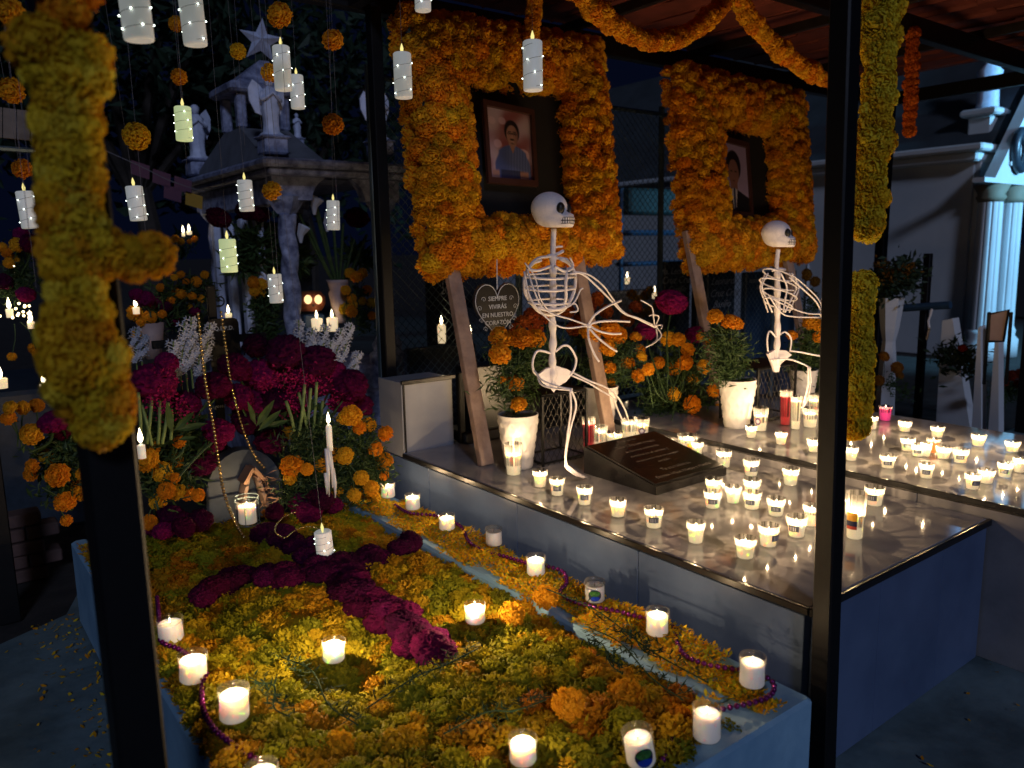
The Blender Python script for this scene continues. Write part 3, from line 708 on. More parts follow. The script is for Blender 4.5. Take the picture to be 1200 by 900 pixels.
# ================================================================== MARIGOLD FRAMES WITH PORTRAITS
TB, TT = 2.51, .268       # base line of the tilted plane and its lean
PN = Vector((0, -1, TT)).normalized(); PUP = Vector((0, TT, 1)).normalized()
def onp(x, y, off=0.):
    d = ray(x, y); q = Vector((0, TB, T2))+PN*off
    return O+d*((q-O).dot(PN)/d.dot(PN))
def quadlerp(Q, u, v): a = Q[0].lerp(Q[1], u); b = Q[3].lerp(Q[2], u); return a.lerp(b, v)
def portrait(Q, kind, parent, label):
    nu, nv = 56, 84; b = MB(); P = []; Cc = []
    def sm(e0, e1, x): t = max(0, min(1, (x-e0)/(e1-e0))); return t*t*(3-2*t)
    def mixc(a, b_, t): return tuple(a[i]*(1-t)+b_[i]*t for i in range(3))
    for j in range(nv+1):
        for i in range(nu+1):
            u, v = i/nu, j/nv; P.append(tuple(quadlerp(Q, u, v)))
            if kind == 1:
                n1 = pnoise(Vector((u*2.2, v*2.8, 3))); c = mixc((.20, .06, .06), (.40, .30, .34), sm(-.25, .4, n1))
                for bx, by, br in ((.12, .18, .09), (.35, .16, .09), (.80, .62, .15), (.22, .5, .1)):
                    dd = math.hypot((u-bx), (v-by)*1.5); c = mixc(c, (.55, .38, .45), .6*(1-sm(br*.8, br, dd)))
                cx, cy_ = .56, .33; skin = (.30, .16, .12); hair = (.012, .010, .012)
                hd = math.hypot((u-cx)/.175, (v-cy_+.03)/.175); c = mixc(hair, c, sm(.93, 1.05, hd))
                nk = abs(u-.56)/.085+(0 if .40 < v < .58 else 9); c = mixc(skin, c, sm(.9, 1.1, nk))
                fc = math.hypot((u-cx-.005)/.135, (v-cy_-.025)/.155); sk = mixc(skin, (.18, .09, .07), sm(.0, .14, u-cx)); c = mixc(sk, c, sm(.9, 1.05, fc))
                for ex in (-.05, .055):
                    e = math.hypot((u-cx-ex)/.032, (v-cy_+.005)/.012); c = mixc((.02, .015, .015), c, sm(.7, 1.2, e))
                    e = math.hypot((u-cx-ex)/.042, (v-cy_+.03)/.009); c = mixc((.02, .015, .015), c, sm(.7, 1.2, e))
                    e = abs(math.hypot((u-cx-ex)/.045, (v-cy_+.003)/.026)-1); c = mixc((.03, .02, .02), c, sm(.05, .18, e))
                e = math.hypot((u-cx-.003)/.022, (v-cy_-.045)/.03); c = mixc((.36, .20, .15), c, .4+.6*sm(.6, 1.2, e))
                e = math.hypot((u-cx)/.055, (v-cy_-.085)/.016); c = mixc((.03, .02, .02), c, sm(.7, 1.2, e))
                e = math.hypot((u-cx)/.04, (v-cy_-.11)/.010); c = mixc((.4, .25, .22), c, sm(.7, 1.2, e))
                e = math.hypot((u-cx)/.045, (v-cy_-.15)/.020); c = mixc((.04, .03, .03), c, .3+.7*sm(.7, 1.2, e))
                shl = .50+.16*((u-.55)/.40)**2
                if v > shl-.02:
                    st = .5+.5*math.sin(u*95+math.sin(v*9)*1.2); s1 = mixc((.03, .05, .16), (.14, .18, .38), .25+.5*st*sm(.35, .6, u)); op = abs(u-.56) < .075*(1-(v-.48)/.14)
                    e = (max(0, abs(u-.55)-.40+.10*sm(.8, .6, v))) ; tt = sm(0, .03, e); tt = max(tt, 1-sm(shl-.02, shl+.01, v))
                    if not (op and v < .62): c = mixc(s1, c, tt)
                    else: c = mixc(skin, c, 0)
                    if v > .86 and .25 < u < .8: c = mixc((.02, .02, .03), c, .3)
                    if v > .82 and (abs(u-.15) < .08 or abs(u-.80) < .1): c = mixc(c, (.34, .18, .14), sm(.85, .9, v))
            else:
                c = (.30, .24, .42); cx, cy_ = .47, .42; skin = (.20, .10, .09)
                hd = math.hypot((u-cx)/.29, (v-cy_+.10)/.24); c = mixc((.012, .01, .015), c, sm(.93, 1.03, hd))
                if .5 < v < .7 and abs(u-cx) < .12: c = skin
                fc = math.hypot((u-cx)/.20, (v-cy_-.0)/.20); c = mixc(skin, c, sm(.92, 1.04, fc))
                for ex in (-.08, .08):
                    e = math.hypot((u-cx-ex)/.045, (v-cy_+.02)/.014); c = mixc((.02, .01, .01), c, sm(.7, 1.2, e))
                e = math.hypot((u-cx)/.06, (v-cy_-.12)/.010); c = mixc((.10, .03, .03), c, sm(.7, 1.2, e))
                shl = .64+.18*abs(u-cx)*1.4
                if v > shl:
                    c = (.012, .012, .018)
                    if abs(u-cx) < .13*(1-(v-.62)/.5): c = (.42, .42, .5)
                    if abs(u-cx) < .035+.02*(v-.66): c = (.02, .03, .10)
            Cc.append((*c, 1))
    F_ = [(j*(nu+1)+i, (j+1)*(nu+1)+i, (j+1)*(nu+1)+i+1, j*(nu+1)+i+1) for j in range(nv) for i in range(nu)]
    b.add(P, F_); b.c = Cc; part('photo', b, M['photo'], parent)
def flower_frame(outer, inner, legs, label, picq, kind, piclabel, brown, back_in):
    Oq = [onp(*p) for p in outer]; Iq = [onp(*p) for p in inner]
    base = Vector(((Oq[3].x+Oq[2].x)/2, TB, T2)); t = thing('marigold_altar', label, 'flower frame', base, 'square marigold frames on wooden legs')
    part('backing_cloth', MB().poly([onp(*p, off=-.035) for p in back_in], .01, -PN), M['backdrop'], t)
    rim = MB()
    for i in range(4):
        a = Oq[i].lerp(Iq[i], .5); b = Oq[(i+1) % 4].lerp(Iq[(i+1) % 4], .5); rim.tube([a, b], .03, 6)
    part('wooden_rim', rim, M['wood'], t)
    for (p, z0) in legs:
        tl_ = onp(*p); ft = Vector((tl_.x+.0, TB+(z0-T2)*TT, z0)); up = (tl_+PUP*.2)-ft
        rot = up.to_track_quat('Z', 'Y'); part('wooden_leg', MB().bbox((ft+tl_+PUP*.2)/2, (.062, .032, up.length), .003, rot.to_matrix()), M['wood'], t)
    pts = []; n_try = 0; cnt = 0; h0 = .046
    pool = []
    while cnt < 292 and n_try < 30000:
        n_try += 1; side = rnd.random()
        k = rnd.randrange(4); u = rnd.random(); v = rnd.random()
        a = Oq[k].lerp(Oq[(k+1) % 4], u); b = Iq[k].lerp(Iq[(k+1) % 4], u); p = a.lerp(b, v)
        bul = math.sin(math.pi*min(1, max(0, v))); nrm = PN*(.35+bul)+((a-b).normalized()*(.5-v)*1.9)
        q = p+PN*(.055*bul+.01)
        if any((q-w_).length < h0*1.08 for w_ in pool[-400:]): continue
        pool.append(q); cnt += 1; rr = h0*rnd.uniform(.85, 1.12)
        cc = col(ORANGE if rnd.random() > .22 else YELLOW, .16)
        inst('marigold', rnd.choice(MG), t, q, q_up(nrm+jit(.25), rnd.uniform(0, 6)), rr, cc)
    # side layer seen at the rims
    sb = MB()
    for k in range(4):
        for Q_ in (Oq, Iq):
            a, b = Q_[k], Q_[(k+1) % 4]; n = int((b-a).length/.05)
            for i in range(n):
                p = a.lerp(b, (i+.5)/n)-PN*.045+jit(.01); raw = rnd.choice(MGF_RAW); rr = h0*rnd.uniform(.8, 1)
                q = q_up(jit(1)+PN, 0); sb.add([p+(q @ Vector(v))*rr for v in raw.v], raw.f)
    sb.c = [(*ORANGE[(i//60) % 4], 1) for i in range(len(sb.v))]
    part('rear_marigolds', sb, M['petal_mix'], t, kind='stuff')
    # portrait
    PQ = [onp(*p, off=.012) for p in picq]; c0 = sum(PQ, Vector())/4
    f_ = thing('portrait', piclabel, 'framed photo', c0-PUP*.15, 'framed portraits in the flower frames')
    big = [c0+(p-c0)*1.16 for p in PQ]
    for i in range(4):
        a, b, c_, d = big[i], big[(i+1) % 4], PQ[(i+1) % 4], PQ[i]
        part('frame_bar', MB().poly([a, b, c_, d], .018, PN), M['pframe'], f_)
    part('frame_back', MB().poly([c0+(p-c0)*1.1 for p in PQ], .004, -PN), M['pframe'], f_)
    portrait([p+PN*.004 for p in PQ], kind, f_, '')
    return t
flower_frame([(470, 15), (698, 52), (722, 298), (505, 318)], [(540, 92), (662, 105), (672, 258), (556, 262)], [((532, 330), T2), ((684, 345), T2)],
 'left larger square frame covered in orange marigolds behind the first skeleton', [(568, 125), (620, 136), (624, 213), (574, 209)], 1,
 'framed colour photo of a smiling man with glasses and blue striped shirt, red backdrop', 0, [(520, 70), (690, 85), (700, 280), (530, 290)])
flower_frame([(788, 78), (936, 112), (948, 300), (812, 312)], [(838, 140), (903, 156), (910, 258), (850, 262)], [((814, 315), T3), ((925, 315), T3)],
 'right smaller square frame covered in orange marigolds behind the second skeleton', [(843, 166), (873, 174), (878, 250), (846, 247)], 2,
 'framed photo of a dark haired man in black suit and tie, lilac backdrop', 0, [(820, 120), (925, 135), (932, 280), (832, 290)])

# ---------------- garlands
def P3(lst, D): return [O+ray(x, y)*(D if not isinstance(D, list) else D[i]) for i, (x, y) in enumerate(lst)]
lp = [(50, -70), (70, 10)]
def postpt(x, y): return ony(x, y, 1.0)
garland('post_garland', 'thick yellow marigold garland wrapped on the left black post, out of focus', [postpt(*p) for p in ((72, 60), (74, 120), (83, 200), (86, 280), (88, 350), (96, 420), (108, 470), (122, 492))], .032, .025, [(.92, .66, .03), (.90, .56, .02), (.92, .70, .05), (.88, .44, .015)], .024, 5)
garland('post_garland', 'short yellow marigold garland above the left post garland, at the top edge', [postpt(*p) for p in ((66, -60), (70, -25), (74, 14))], .026, .024, ORANGE+YELLOW, .028, 5)
garland('side_garland', 'short yellow marigold branch sticking out right of the left post garland', [ony(125, 300, 1.0), ony(150, 302, 1.0), ony(178, 298, 1.0)], .020, .021, YELLOW, .024, 5)
garland('post_garland', 'long yellow marigold garland on the right black post, upper one', [O+ray(x, y)*1.86 for x, y in ((1030, -40), (1028, 20), (1030, 70), (1027, 130), (1021, 190), (1017, 240), (1013, 268))], .037, .031, [(.90,.66,.03),(.84,.66,.04),(.92,.60,.02)], .034, 5)
garland('post_garland', 'lower yellow marigold garland on the right black post', [O+ray(x, y)*1.86 for x, y in ((1009, 334), (1008, 380), (1006, 430), (1006, 480), (1004, 498))], .031, .028, [(.90,.66,.03),(.84,.66,.04),(.92,.60,.02)], .030, 5)
garland('thin_garland', 'thin orange marigold string hanging from the roof right of the yellow garland', [ony(x, y, 2.08) for x, y in ((1070, 40), (1069, 75), (1068, 110), (1065, 153))], .026, .030, [(.60, .12, .012), (.66, .15, .01)], .036, 3)
garland('vertical_garland', 'short orange marigold string hanging to the top of the left flower frame', [ony(x, y, 2.88) for x, y in ((625, -40), (625, 0), (624, 46))], .028, .032, ORANGE, .035, 3)
garland('swag_garland', 'orange marigold swag hanging in a curve below the roof over the middle tomb', [ony(x, y, 1.98) for x, y in ((672, -15), (700, 14), (735, 38), (770, 48), (805, 40), (838, 14), (852, -8))], .030, .027, ORANGE, .026, 4)
garland('swag_garland', 'orange marigold swag running down from the roof to the right black post', [ony(x, y, 1.98) for x, y in ((858, -15), (875, 15), (902, 48), (935, 75), (965, 92), (990, 98))], .028, .027, ORANGE, .026, 4)

# ================================================================== FLOWER CARPET
cpt = thing('marigold_carpet', 'carpet of yellow and orange marigold heads filling the low blue grave', 'flower carpet', (.87, 1.9, BZ-.04))
ix0, ix1, iy0, iy1 = gx0+.03, gx1-.19, gy0+.05, gy1-.25
heads = []
tries = 0
while len(heads) < 900 and tries < 60000:
    tries += 1; x = rnd.uniform(ix0, ix1); y = rnd.uniform(iy0, iy1)
    if x < gx0+.05 and rnd.random() < .5: continue
    rr = rnd.uniform(.028, .050)
    if all((x-a)**2+(y-b)**2 > (.52*(rr+c))**2 for a, b, c in heads): heads.append((x, y, rr))
def carpet_z(x, y): return BZ-.022-.04*max(0, min(1, (x-ix1+.14)/.1))+.028*(1+pnoise(Vector((x*3.1, y*3.1, 1))))*.9+.012*pnoise(Vector((x*11, y*11, 4)))
def zonecol(x, y):
    n = pnoise(Vector((x*2.3+5, y*2.3, 0)))+.5*pnoise(Vector((x*7, y*7, 9)))
    n += .40*math.exp(-((x-.75)**2+(y-1.75)**2)/.15)+.05
    q = rnd.random()
    if n > .10: return col(GREENY if q < .8 else YELLOW, .2)
    if n > -.22: return col(YELLOW if q < .62 else (GREENY if q < .82 else ORANGE), .22)
    return col(ORANGE if q < .65 else YELLOW, .22)
heads.sort(key=lambda h: math.hypot(h[0], h[1])/(h[2]))
rest = MB(); rest.c = []
for i, (x, y, rr) in enumerate(heads):
    z = carpet_z(x, y)+rnd.uniform(-.006, .012); c_ = tuple(k*.66 for k in zonecol(x, y)); q = q_up(Vector((0, 0, 1))+jit(.55), rnd.uniform(0, 6))
    if i < 298: inst('marigold', rnd.choice(MGF), cpt, (x, y, z), q, rr, c_)
    else:
        raw = rnd.choice(MGF_RAW); p = Vector((x, y, z))
        rest.add([p+(q @ Vector(v))*rr for v in raw.v], raw.f); rest.c += [(*c_, 1)]*len(raw.v)
part('far_marigolds', rest, M['petal_mix'], cpt, kind='stuff')
def loose(n, region, name, ln=.014, wd=.0035, parent=cpt):
    b = MB(); b.c = []
    for i in range(n):
        x, y, z, c_ = region(); p = Vector((x, y, z)); a = rnd.uniform(0, 6.3); d = Vector((math.cos(a), math.sin(a), rnd.uniform(-.1, .5))); t_ = Vector((-math.sin(a), math.cos(a), rnd.uniform(-.5, .5)))
        l = ln*rnd.uniform(.5, 1.4); w_ = wd*rnd.uniform(.6, 1.6)
        b.add([p-t_*w_*.4, p+d*l*.6-t_*w_, p+d*l+Vector((0, 0, .002)), p+d*l*.6+t_*w_, p+t_*w_*.4], [(0, 1, 2, 3, 4)]); b.c += [(*c_, 1)]*5
    return part(name, b, M['petal_mix'], parent, kind='stuff')
def reg_in():
    x = rnd.uniform(ix0, ix1+.01); y = rnd.uniform(iy0, iy1); return x, y, carpet_z(x, y)+rnd.uniform(-.01, .024), tuple(k*.75 for k in zonecol(x, y))
loose(6000, reg_in, 'loose_petals', .017, .0038)
def reg_ledge():
    while True:
        y = rnd.uniform(gy0+.02, gy1-.1); x = gx1-.19+rnd.random()**1.0*.185
        n = pnoise(Vector((x*9, y*6, 2)))
        if y < 1.12: n -= .10+.7*max(0, (x-1.40))/.14
        if n > -.42+.40*(x < gx1-.155): break
    return x, y, BZ+.003+max(0, n+.25)*.045*rnd.random(), col(YELLOW if rnd.random() < .6 else (GREENY if rnd.random() < .6 else ORANGE), .25)
loose(17000, reg_ledge, 'ledge_petals', .012, .0028)
def reg_front():
    while True:
        x = rnd.uniform(gx0, gx1-.03); y = rnd.uniform(gy0-.01, gy0+.14)
        lim = gy0+.11-.10*(x < 1.0)-.04*pnoise(Vector((x*8, 0, 0)))
        if y > lim: break
    return x, y, BZ+.002+rnd.random()*.012, col(YELLOW if rnd.random() < .6 else GREENY, .25)
loose(2600, reg_front, 'front_petals', .016, .0035)
def reg_left():
    x = gx0+.01+rnd.random()*.06; y = rnd.uniform(gy0, gy1-.1); return x, y, BZ+.003+rnd.random()*.012, col(ORANGE if rnd.random() < .5 else YELLOW, .3)
loose(2600, reg_left, 'edge_petals', .016, .0035)
def reg_ground():
    if rnd.random() < .6: x = gx0-abs(rnd.gauss(0, .10))-.005; y = rnd.uniform(1.0, 3.2)
    else: x = rnd.uniform(1.6, 4.0); y = rnd.uniform(-.2, .95)
    return x, y, .002+rnd.random()*.004, col(YELLOW+ORANGE, .4)
lg = loose(620, reg_ground, 'fallen_petals', .014, .004, None); lg['kind'] = 'stuff'; lg['label'] = 'loose marigold petals fallen on the cement paving'; lg['category'] = 'petals'
# fallen leaves/stems on the carpet
lf = MB(); sp = []
for (x0, y0, x1, y1) in ((640, 690, 830, 800), (690, 735, 800, 820), (430, 830, 560, 760), (330, 770, 420, 850), (520, 860, 640, 820), (300, 800, 340, 840), (720, 740, 770, 770), (690, 750, 730, 790)):
    a, b = onz(x0, y0, .385), onz(x1, y1, .375); lf.tube(catmull([a, a.lerp(b, .35)+Vector((.02, .012, .006)), a.lerp(b, .7)+Vector((-.015, -.01, .008)), b]), .0018, 5)
    for i in range(90):
        p = a.lerp(b, rnd.random()**.8)+jit(.012)+Vector((0, 0, .010)); d = Vector((rnd.uniform(-1, 1), rnd.uniform(-1, 1), rnd.uniform(-.1, .4))).normalized()*rnd.uniform(.012, .036); t_ = d.cross(Vector((0, 0, 1))).normalized()*.0022
        lf.add([p, p+d*.5+t_, p+d, p+d*.5-t_], [(0, 1, 2, 3)])
part('fallen_stems', lf, M['leafmatte'], cpt, kind='stuff')
for (x, y) in ((666, 825), (600, 720), (640, 700)):
    inst('marigold', MGF[1], cpt, onz(x, y, .36), q_up(Vector((-.4, -.6, .6))), .034, ORANGE[1])

# cross of cockscomb on the carpet
cx_ = thing('flower_cross', 'cross of dark red cockscomb heads lying on the yellow petal carpet', 'flower cross', onz(400, 680, BZ+.02))
def strip(pts, n, w_, r_):
    P = [onz(x, y, .355) for x, y in pts]; P = catmull(P, 12)
    for i in range(n):
        p = P[int(i/(n-1)*(len(P)-1))]
        for k in range(w_):
            q = p+Vector((rnd.uniform(-1, 1), rnd.uniform(-1, 1), 0))*(.034 if w_ > 1 else .01)+Vector((0, 0, rnd.uniform(-.018, .014)))
            s_ = r_*rnd.uniform(.85, 1.15)
            inst('cockscomb', rnd.choice(CB), cx_, q, q_up(Vector((0, 0, 1))+jit(.3), rnd.uniform(0, 6)), (s_, s_*.9, s_*.72), col([(.100, .003, .055), (.070, .002, .044), (.14, .004, .062)], .35))
strip([(318, 622), (352, 640), (392, 668), (430, 700), (475, 735), (512, 758)], 14, 3, .050)
strip([(238, 694), (285, 676), (335, 672), (385, 668), (430, 655), (488, 637)], 14, 3, .045)

# ---------------- bead strings
def beads(name, label, P, r_, gap, m, group=None):
    P = catmull(P, 10); b = MB(); acc = 0; last = P[0]; base = P[0]; b.sphere(P[0], r_, 8, 6)
    for a, c in zip(P, P[1:]):
        seg = (c-a).length; t_ = gap-acc
        while t_ <= seg: b.sphere(a.lerp(c, t_/seg), r_, 8, 6); t_ += gap
        acc = seg-(t_-gap)
    b.tube(P, .0008, 4)
    return solo(name, b, m, label, 'beads', group, smooth=True, base=base)
bz = BZ+.022
beads('bead_necklace', 'long purple bead necklace winding along the right ledge of the flower grave', [onz(x, y, bz+.004*math.sin(i)) for i, (x, y) in enumerate([(463, 592), (480, 601), (515, 605), (540, 617), (549, 634), (566, 645), (592, 652), (618, 660), (642, 664), (660, 670), (664, 683), (656, 693), (668, 703), (692, 710), (722, 716), (750, 723), (775, 727), (792, 738), (793, 752), (803, 768), (826, 778), (852, 783), (880, 787), (903, 797), (907, 808), (898, 818), (875, 825), (850, 830), (822, 836), (802, 843), (792, 856), (784, 876), (776, 892)])], .0068, .0165, M['bead_purple'], 'bead strings')
beads('bead_necklace', 'purple bead necklace curving along the left edge of the flower grave', [onz(x, y, bz+.024) for x, y in [(184, 700), (186, 720), (188, 750), (212, 762), (240, 785), (237, 805), (238, 830), (250, 853), (272, 872), (300, 890), (330, 915)]], .0068, .0165, M['bead_purple'], 'bead strings')
beads('gold_bead_string', 'gold bead string hanging in front of the arched stone', [ony(x, y, 2.72) for x, y in [(232, 368), (236, 410), (241, 450), (250, 500), (256, 540), (262, 575), (272, 605), (285, 628), (300, 640)]], .0062, .0135, M['bead_gold'], 'bead strings')
beads('gold_bead_string', 'second gold bead string hanging from the iron cross to the right', [ony(x, y, 2.86) for x, y in [(259, 366), (265, 410), (270, 445), (278, 480), (288, 512), (300, 536), (310, 548)]], .0055, .0135, M['bead_gold'], 'bead strings')
beads('silver_bead_string', 'small silver bead string looped over the dark red flower cross', [onz(x, y, .425) for x, y in [(345, 600), (330, 608), (322, 622), (334, 630), (345, 622), (362, 617), (380, 622)]], .0030, .013, M['bead_gold'], 'bead strings')

# ---------------- arched stone with small wooden niche
A0, A1 = onz(246, 616, BZ), onz(334, 600, BZ); AY = 2.93
ac = ony(290, 610, AY); ar = (ony(334, 590, AY).x-ony(244, 590, AY).x)/2
ar_t = thing('arched_stone', 'small rounded blue grey headstone with a little wooden niche and candle in front', 'headstone', (ac.x, AY, BZ))
ztop = ony(285, 527, AY).z
pts = [(ac.x-ar, AY, BZ)]+[(ac.x-ar*math.cos(math.pi*i/14), AY, ztop-ar*1.15+ar*1.15*math.sin(math.pi*i/14)) for i in range(15)]+[(ac.x+ar, AY, BZ)]
part('slab', MB().poly(pts, .07, (0, 1, 0)), M['slate'], ar_t)
hh = ony(296, 600, AY-.03)
for sx in (-1, 1):
    part('plank', MB().box((hh.x+sx*.034, AY-.04, hh.z+.08), (.012, .06, .13), Matrix.Rotation(R(sx*-14), 3, 'Y')), M['wood'], ar_t)
    part('roof_plank', MB().box((hh.x+sx*.020, AY-.05, hh.z+.155), (.012, .07, .065), Matrix.Rotation(R(sx*-35), 3, 'Y')), M['cactus'], ar_t)
part('straw', leaves_mb([Vector((hh.x+.045, AY-.075, hh.z+.02+.02*i)) for i in range(7)], 60, .05, .0010, .008), M['cactus'], ar_t, kind='stuff')

# ================================================================== PLAQUE
pc = [onz(688, 553, T2), onz(770, 586, T2), onz(853, 562, T2), onz(780, 520, T2)]
pl = thing('slanted_plaque', 'black polished stone plaque lying slanted with engraved lines of writing', 'plaque', sum(pc, Vector())/4)
px0, px1 = 1.985, 2.37; py0, py1 = 1.80, 2.17
zf, zb_ = T2+.030, T2+.105
V = [(px0, py0, T2), (px1, py0, T2), (px1, py1, T2), (px0, py1, T2), (px0, py0, zf), (px1, py0, zf), (px1, py1, zb_), (px0, py1, zb_)]
part('block', MB().add(V, [(3, 2, 1, 0), (4, 5, 6, 7), (0, 1, 5, 4), (1, 2, 6, 5), (2, 3, 7, 6), (3, 0, 4, 7)]), M['granite'], pl)
sl = Vector((0, py1-py0, zb_-zf)).normalized(); nn = Vector((1, 0, 0)).cross(sl)
cc0 = Vector(((px0+px1)/2, py0, zf))
bk = MB(); bb = [cc0+Vector((sx*(px1-px0)/2*.97, 0, 0))+sl*t_+nn*.0005 for sx, t_ in ((-1, .012), (1, .012), (1, .365), (-1, .365))]
part('bevel_plate', MB().poly(bb, .006, nn), M['granite'], pl)
for i, (s_, y_, sz) in enumerate((('Recuerdo', .335, .026), ('Padre y Esposo amado', .292, .024), ('tu luz nos acompaña', .250, .022), ('siempre en el camino y', .210, .022), ('tu recuerdo vive en nuestro', .170, .020), ('corazón', .138, .020), ('Te extrañan tu', .078, .026), ('Esposa, Hijos, Nietos y Familia', .038, .024))):
    part('lettering', place(text_mb(s_, sz, .0004, .25), cc0+sl*y_+nn*.0073, (1, 0, 0), sl, nn), M['letterdim'], pl)

# ================================================================== POTS AND MARIGOLD PLANTS
def pot_mb(rb, rt, h):
    def fn(r, z, a):
        k = 11; row = z/h*6.5; i = math.floor(row); fr = row-i; ph = (a/(2*math.pi)*k+(i % 2)*.5) % 1-.5
        d = math.hypot(ph*1.7, fr-1.0); return r*(1+.075*math.exp(-((d-.75)/.13)**2)+.06*math.exp(-((d-.35)/.10)**2))
    prof = [(rb*(1+0)+(rt-rb)*j/30, h*j/30) for j in range(31)]
    b = MB().lathe(prof, 88, fn=lambda r, z, a: fn(r, z, a) if z < h*.94 else r*1.02)
    b.f = b.f[:-1]
    b.lathe([(rt*1.02, h), (rt*.93, h+.001), (rt*.9, h*.9), (rt*.5, h*.88), (.001, h*.88)], 44); return b
POT = pot_mb(.052, .080, .215).mesh('pot', M['pot'], True)
def pot_plant(px, py, z, label, mar, fol, s=1., Ymar=None, nleaf=1500, spread=.035):
    p = onz(px, py, z); t = thing('potted_marigold', label, 'potted flowers', p, 'white pots with marigolds on the tombs')
    inst('pot', POT, t, p, None, s)
    Y = p.y-.01 if Ymar is None else Ymar
    ms = [(ony(x, y, Y-(.04 if i % 2 else 0)), r_*depth(p)/F) for i, (x, y, r_) in enumerate(mar)]
    fl = [ony(x, y, Y+.02) for x, y in fol]
    bouquet('', '', '', p+Vector((0, 0, .19*s)), mar=ms, fol=fl, nleaf=nleaf, root=t, mcol=[(.80, .36, .015), (.78, .30, .012)], spread=spread, ln=.04, wd=.0035, face=Vector((-.2, -.5, .8)))
    return t
pot_plant(608, 547, T2, 'left white scalloped pot with yellow orange marigolds beside the wooden leg', [(587, 396, 13), (610, 397, 13), (627, 397, 12), (586, 415, 12), (604, 449, 10), (608, 474, 9), (588, 445, 5)], [(597, 425), (605, 440), (612, 455), (604, 470), (618, 430), (622, 415), (595, 445), (600, 410), (612, 420), (590, 455), (620, 445)])
pot_plant(704, 505, T2, 'white scalloped pot with orange marigolds behind the mesh stool and skeleton arm', [(692, 390, 12), (715, 386, 11), (725, 393, 10), (711, 408, 11), (735, 425, 9), (712, 432, 10), (714, 449, 7), (748, 440, 8), (750, 410, 7), (745, 395, 7)], [(700, 420), (715, 430), (725, 440), (705, 445), (735, 410), (695, 430), (720, 415), (740, 430)])
pot_plant(863, 500, T3, 'tall white scalloped pot with bushy green leaves and marigolds on the right tomb', [(838, 371, 9), (856, 378, 10), (862, 379, 9)], [(848, 395), (855, 410), (845, 420), (860, 430), (850, 440), (865, 415), (842, 400), (856, 425), (848, 430)], Ymar=2.14)
pot_plant(940, 475, T3, 'white pot with marigolds half hidden behind the second skeleton', [(950, 378, 9), (962, 382, 9), (928, 393, 6), (960, 395, 7)], [(950, 395), (945, 410), (955, 420), (940, 430), (950, 440)], s=.85)
# big bouquet between the tombs
Yb = 2.55
ml = [(783, 397, 10), (806, 410, 9), (803, 425, 10), (790, 432, 10), (825, 430, 10), (836, 458, 9), (812, 445, 8), (790, 462, 9), (811, 474, 12), (826, 487, 11), (841, 482, 10), (837, 494, 9), (772, 425, 8), (752, 418, 7), (760, 433, 8), (833, 400, 8), (822, 395, 7), (795, 398, 9)]
bouquet('marigold_bouquet', 'large loose bouquet of orange marigolds and one magenta cockscomb between the two tombs', 'bouquet', onz(785, 512, T2), mar=[(ony(x, y, Yb-.05*(i % 3)), r_*3.35/F) for i, (x, y, r_) in enumerate(ml)],
 combs=[(ony(787, 354, Yb), .075), (ony(757, 388, Yb+.1), .055), (ony(815, 392, Yb+.1), .05)], fol=[ony(x, y, Yb+.03) for x, y in ((770, 470), (790, 480), (800, 495), (780, 500), (775, 440), (800, 460), (815, 500), (765, 490), (790, 415), (805, 440), (820, 470), (768, 455))], nleaf=2600, spread=.045, ccol=[(.26, .006, .075)], ln=.05, wd=.005)
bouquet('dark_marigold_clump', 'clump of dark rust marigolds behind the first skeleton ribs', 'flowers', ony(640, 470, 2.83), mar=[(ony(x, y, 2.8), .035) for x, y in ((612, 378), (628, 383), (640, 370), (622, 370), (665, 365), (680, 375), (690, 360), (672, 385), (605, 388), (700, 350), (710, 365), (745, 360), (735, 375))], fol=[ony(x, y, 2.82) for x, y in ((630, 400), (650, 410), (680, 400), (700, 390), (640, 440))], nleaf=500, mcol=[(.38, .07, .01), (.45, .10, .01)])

# ================================================================== SKELETONS
def march(sdf, n=40, m=28):
    b = MB(); P = []
    for j in range(m+1):
        th = math.pi*j/m
        for k in range(n):
            a = 2*math.pi*k/n; d = Vector((math.sin(th)*math.cos(a), math.sin(th)*math.sin(a), math.cos(th)))
            lo, hi = 0., 2.2
            for _ in range(16):
                mid = (lo+hi)/2
                if sdf(d*mid) < 0: lo = mid
                else: hi = mid
            P.append(d*lo)
    f = [(j*n+k, (j+1)*n+k, (j+1)*n+(k+1) % n, j*n+(k+1) % n) for j in range(m) for k in range(n)]
    return b.add(P, f)
def smin(a, b, k): h = max(k-abs(a-b), 0)/k; return min(a, b)-h*h*k*.25
def ell(p, c, r):
    q = Vector(((p.x-c[0])/r[0], (p.y-c[1])/r[1], (p.z-c[2])/r[2])); return (q.length-1)*min(r)
def rbox(p, c, h, r):
    q = [abs(p.x-c[0])-h[0], abs(p.y-c[1])-h[1], abs(p.z-c[2])-h[2]]
    return Vector([max(x, 0) for x in q]).length+min(max(q), 0)-r
def skull_sdf(p):       # faces +X, up +Z, unit = half length
    d = ell(p, (-.18, 0, .12), (.80, .62, .66))
    d = smin(d, rbox(p, (.42, 0, -.42), (.30, .24, .20), .12), .22)
    d = smin(d, ell(p, (.0, 0, -.42), (.62, .48, .26)), .25)
    d = smin(d, ell(p, (.42, .30, -.12), (.26, .16, .14)), .15)
    d = smin(d, ell(p, (.42, -.30, -.12), (.26, .16, .14)), .15)
    for s in (-1, 1):
        e = ell(p, (.62, s*.33, .08), (.22, .20, .24)); d = max(d, -e)
    return max(d, -.68-p.z)
SK = march(skull_sdf, 48, 36).mesh('skull', M['bone'], True)
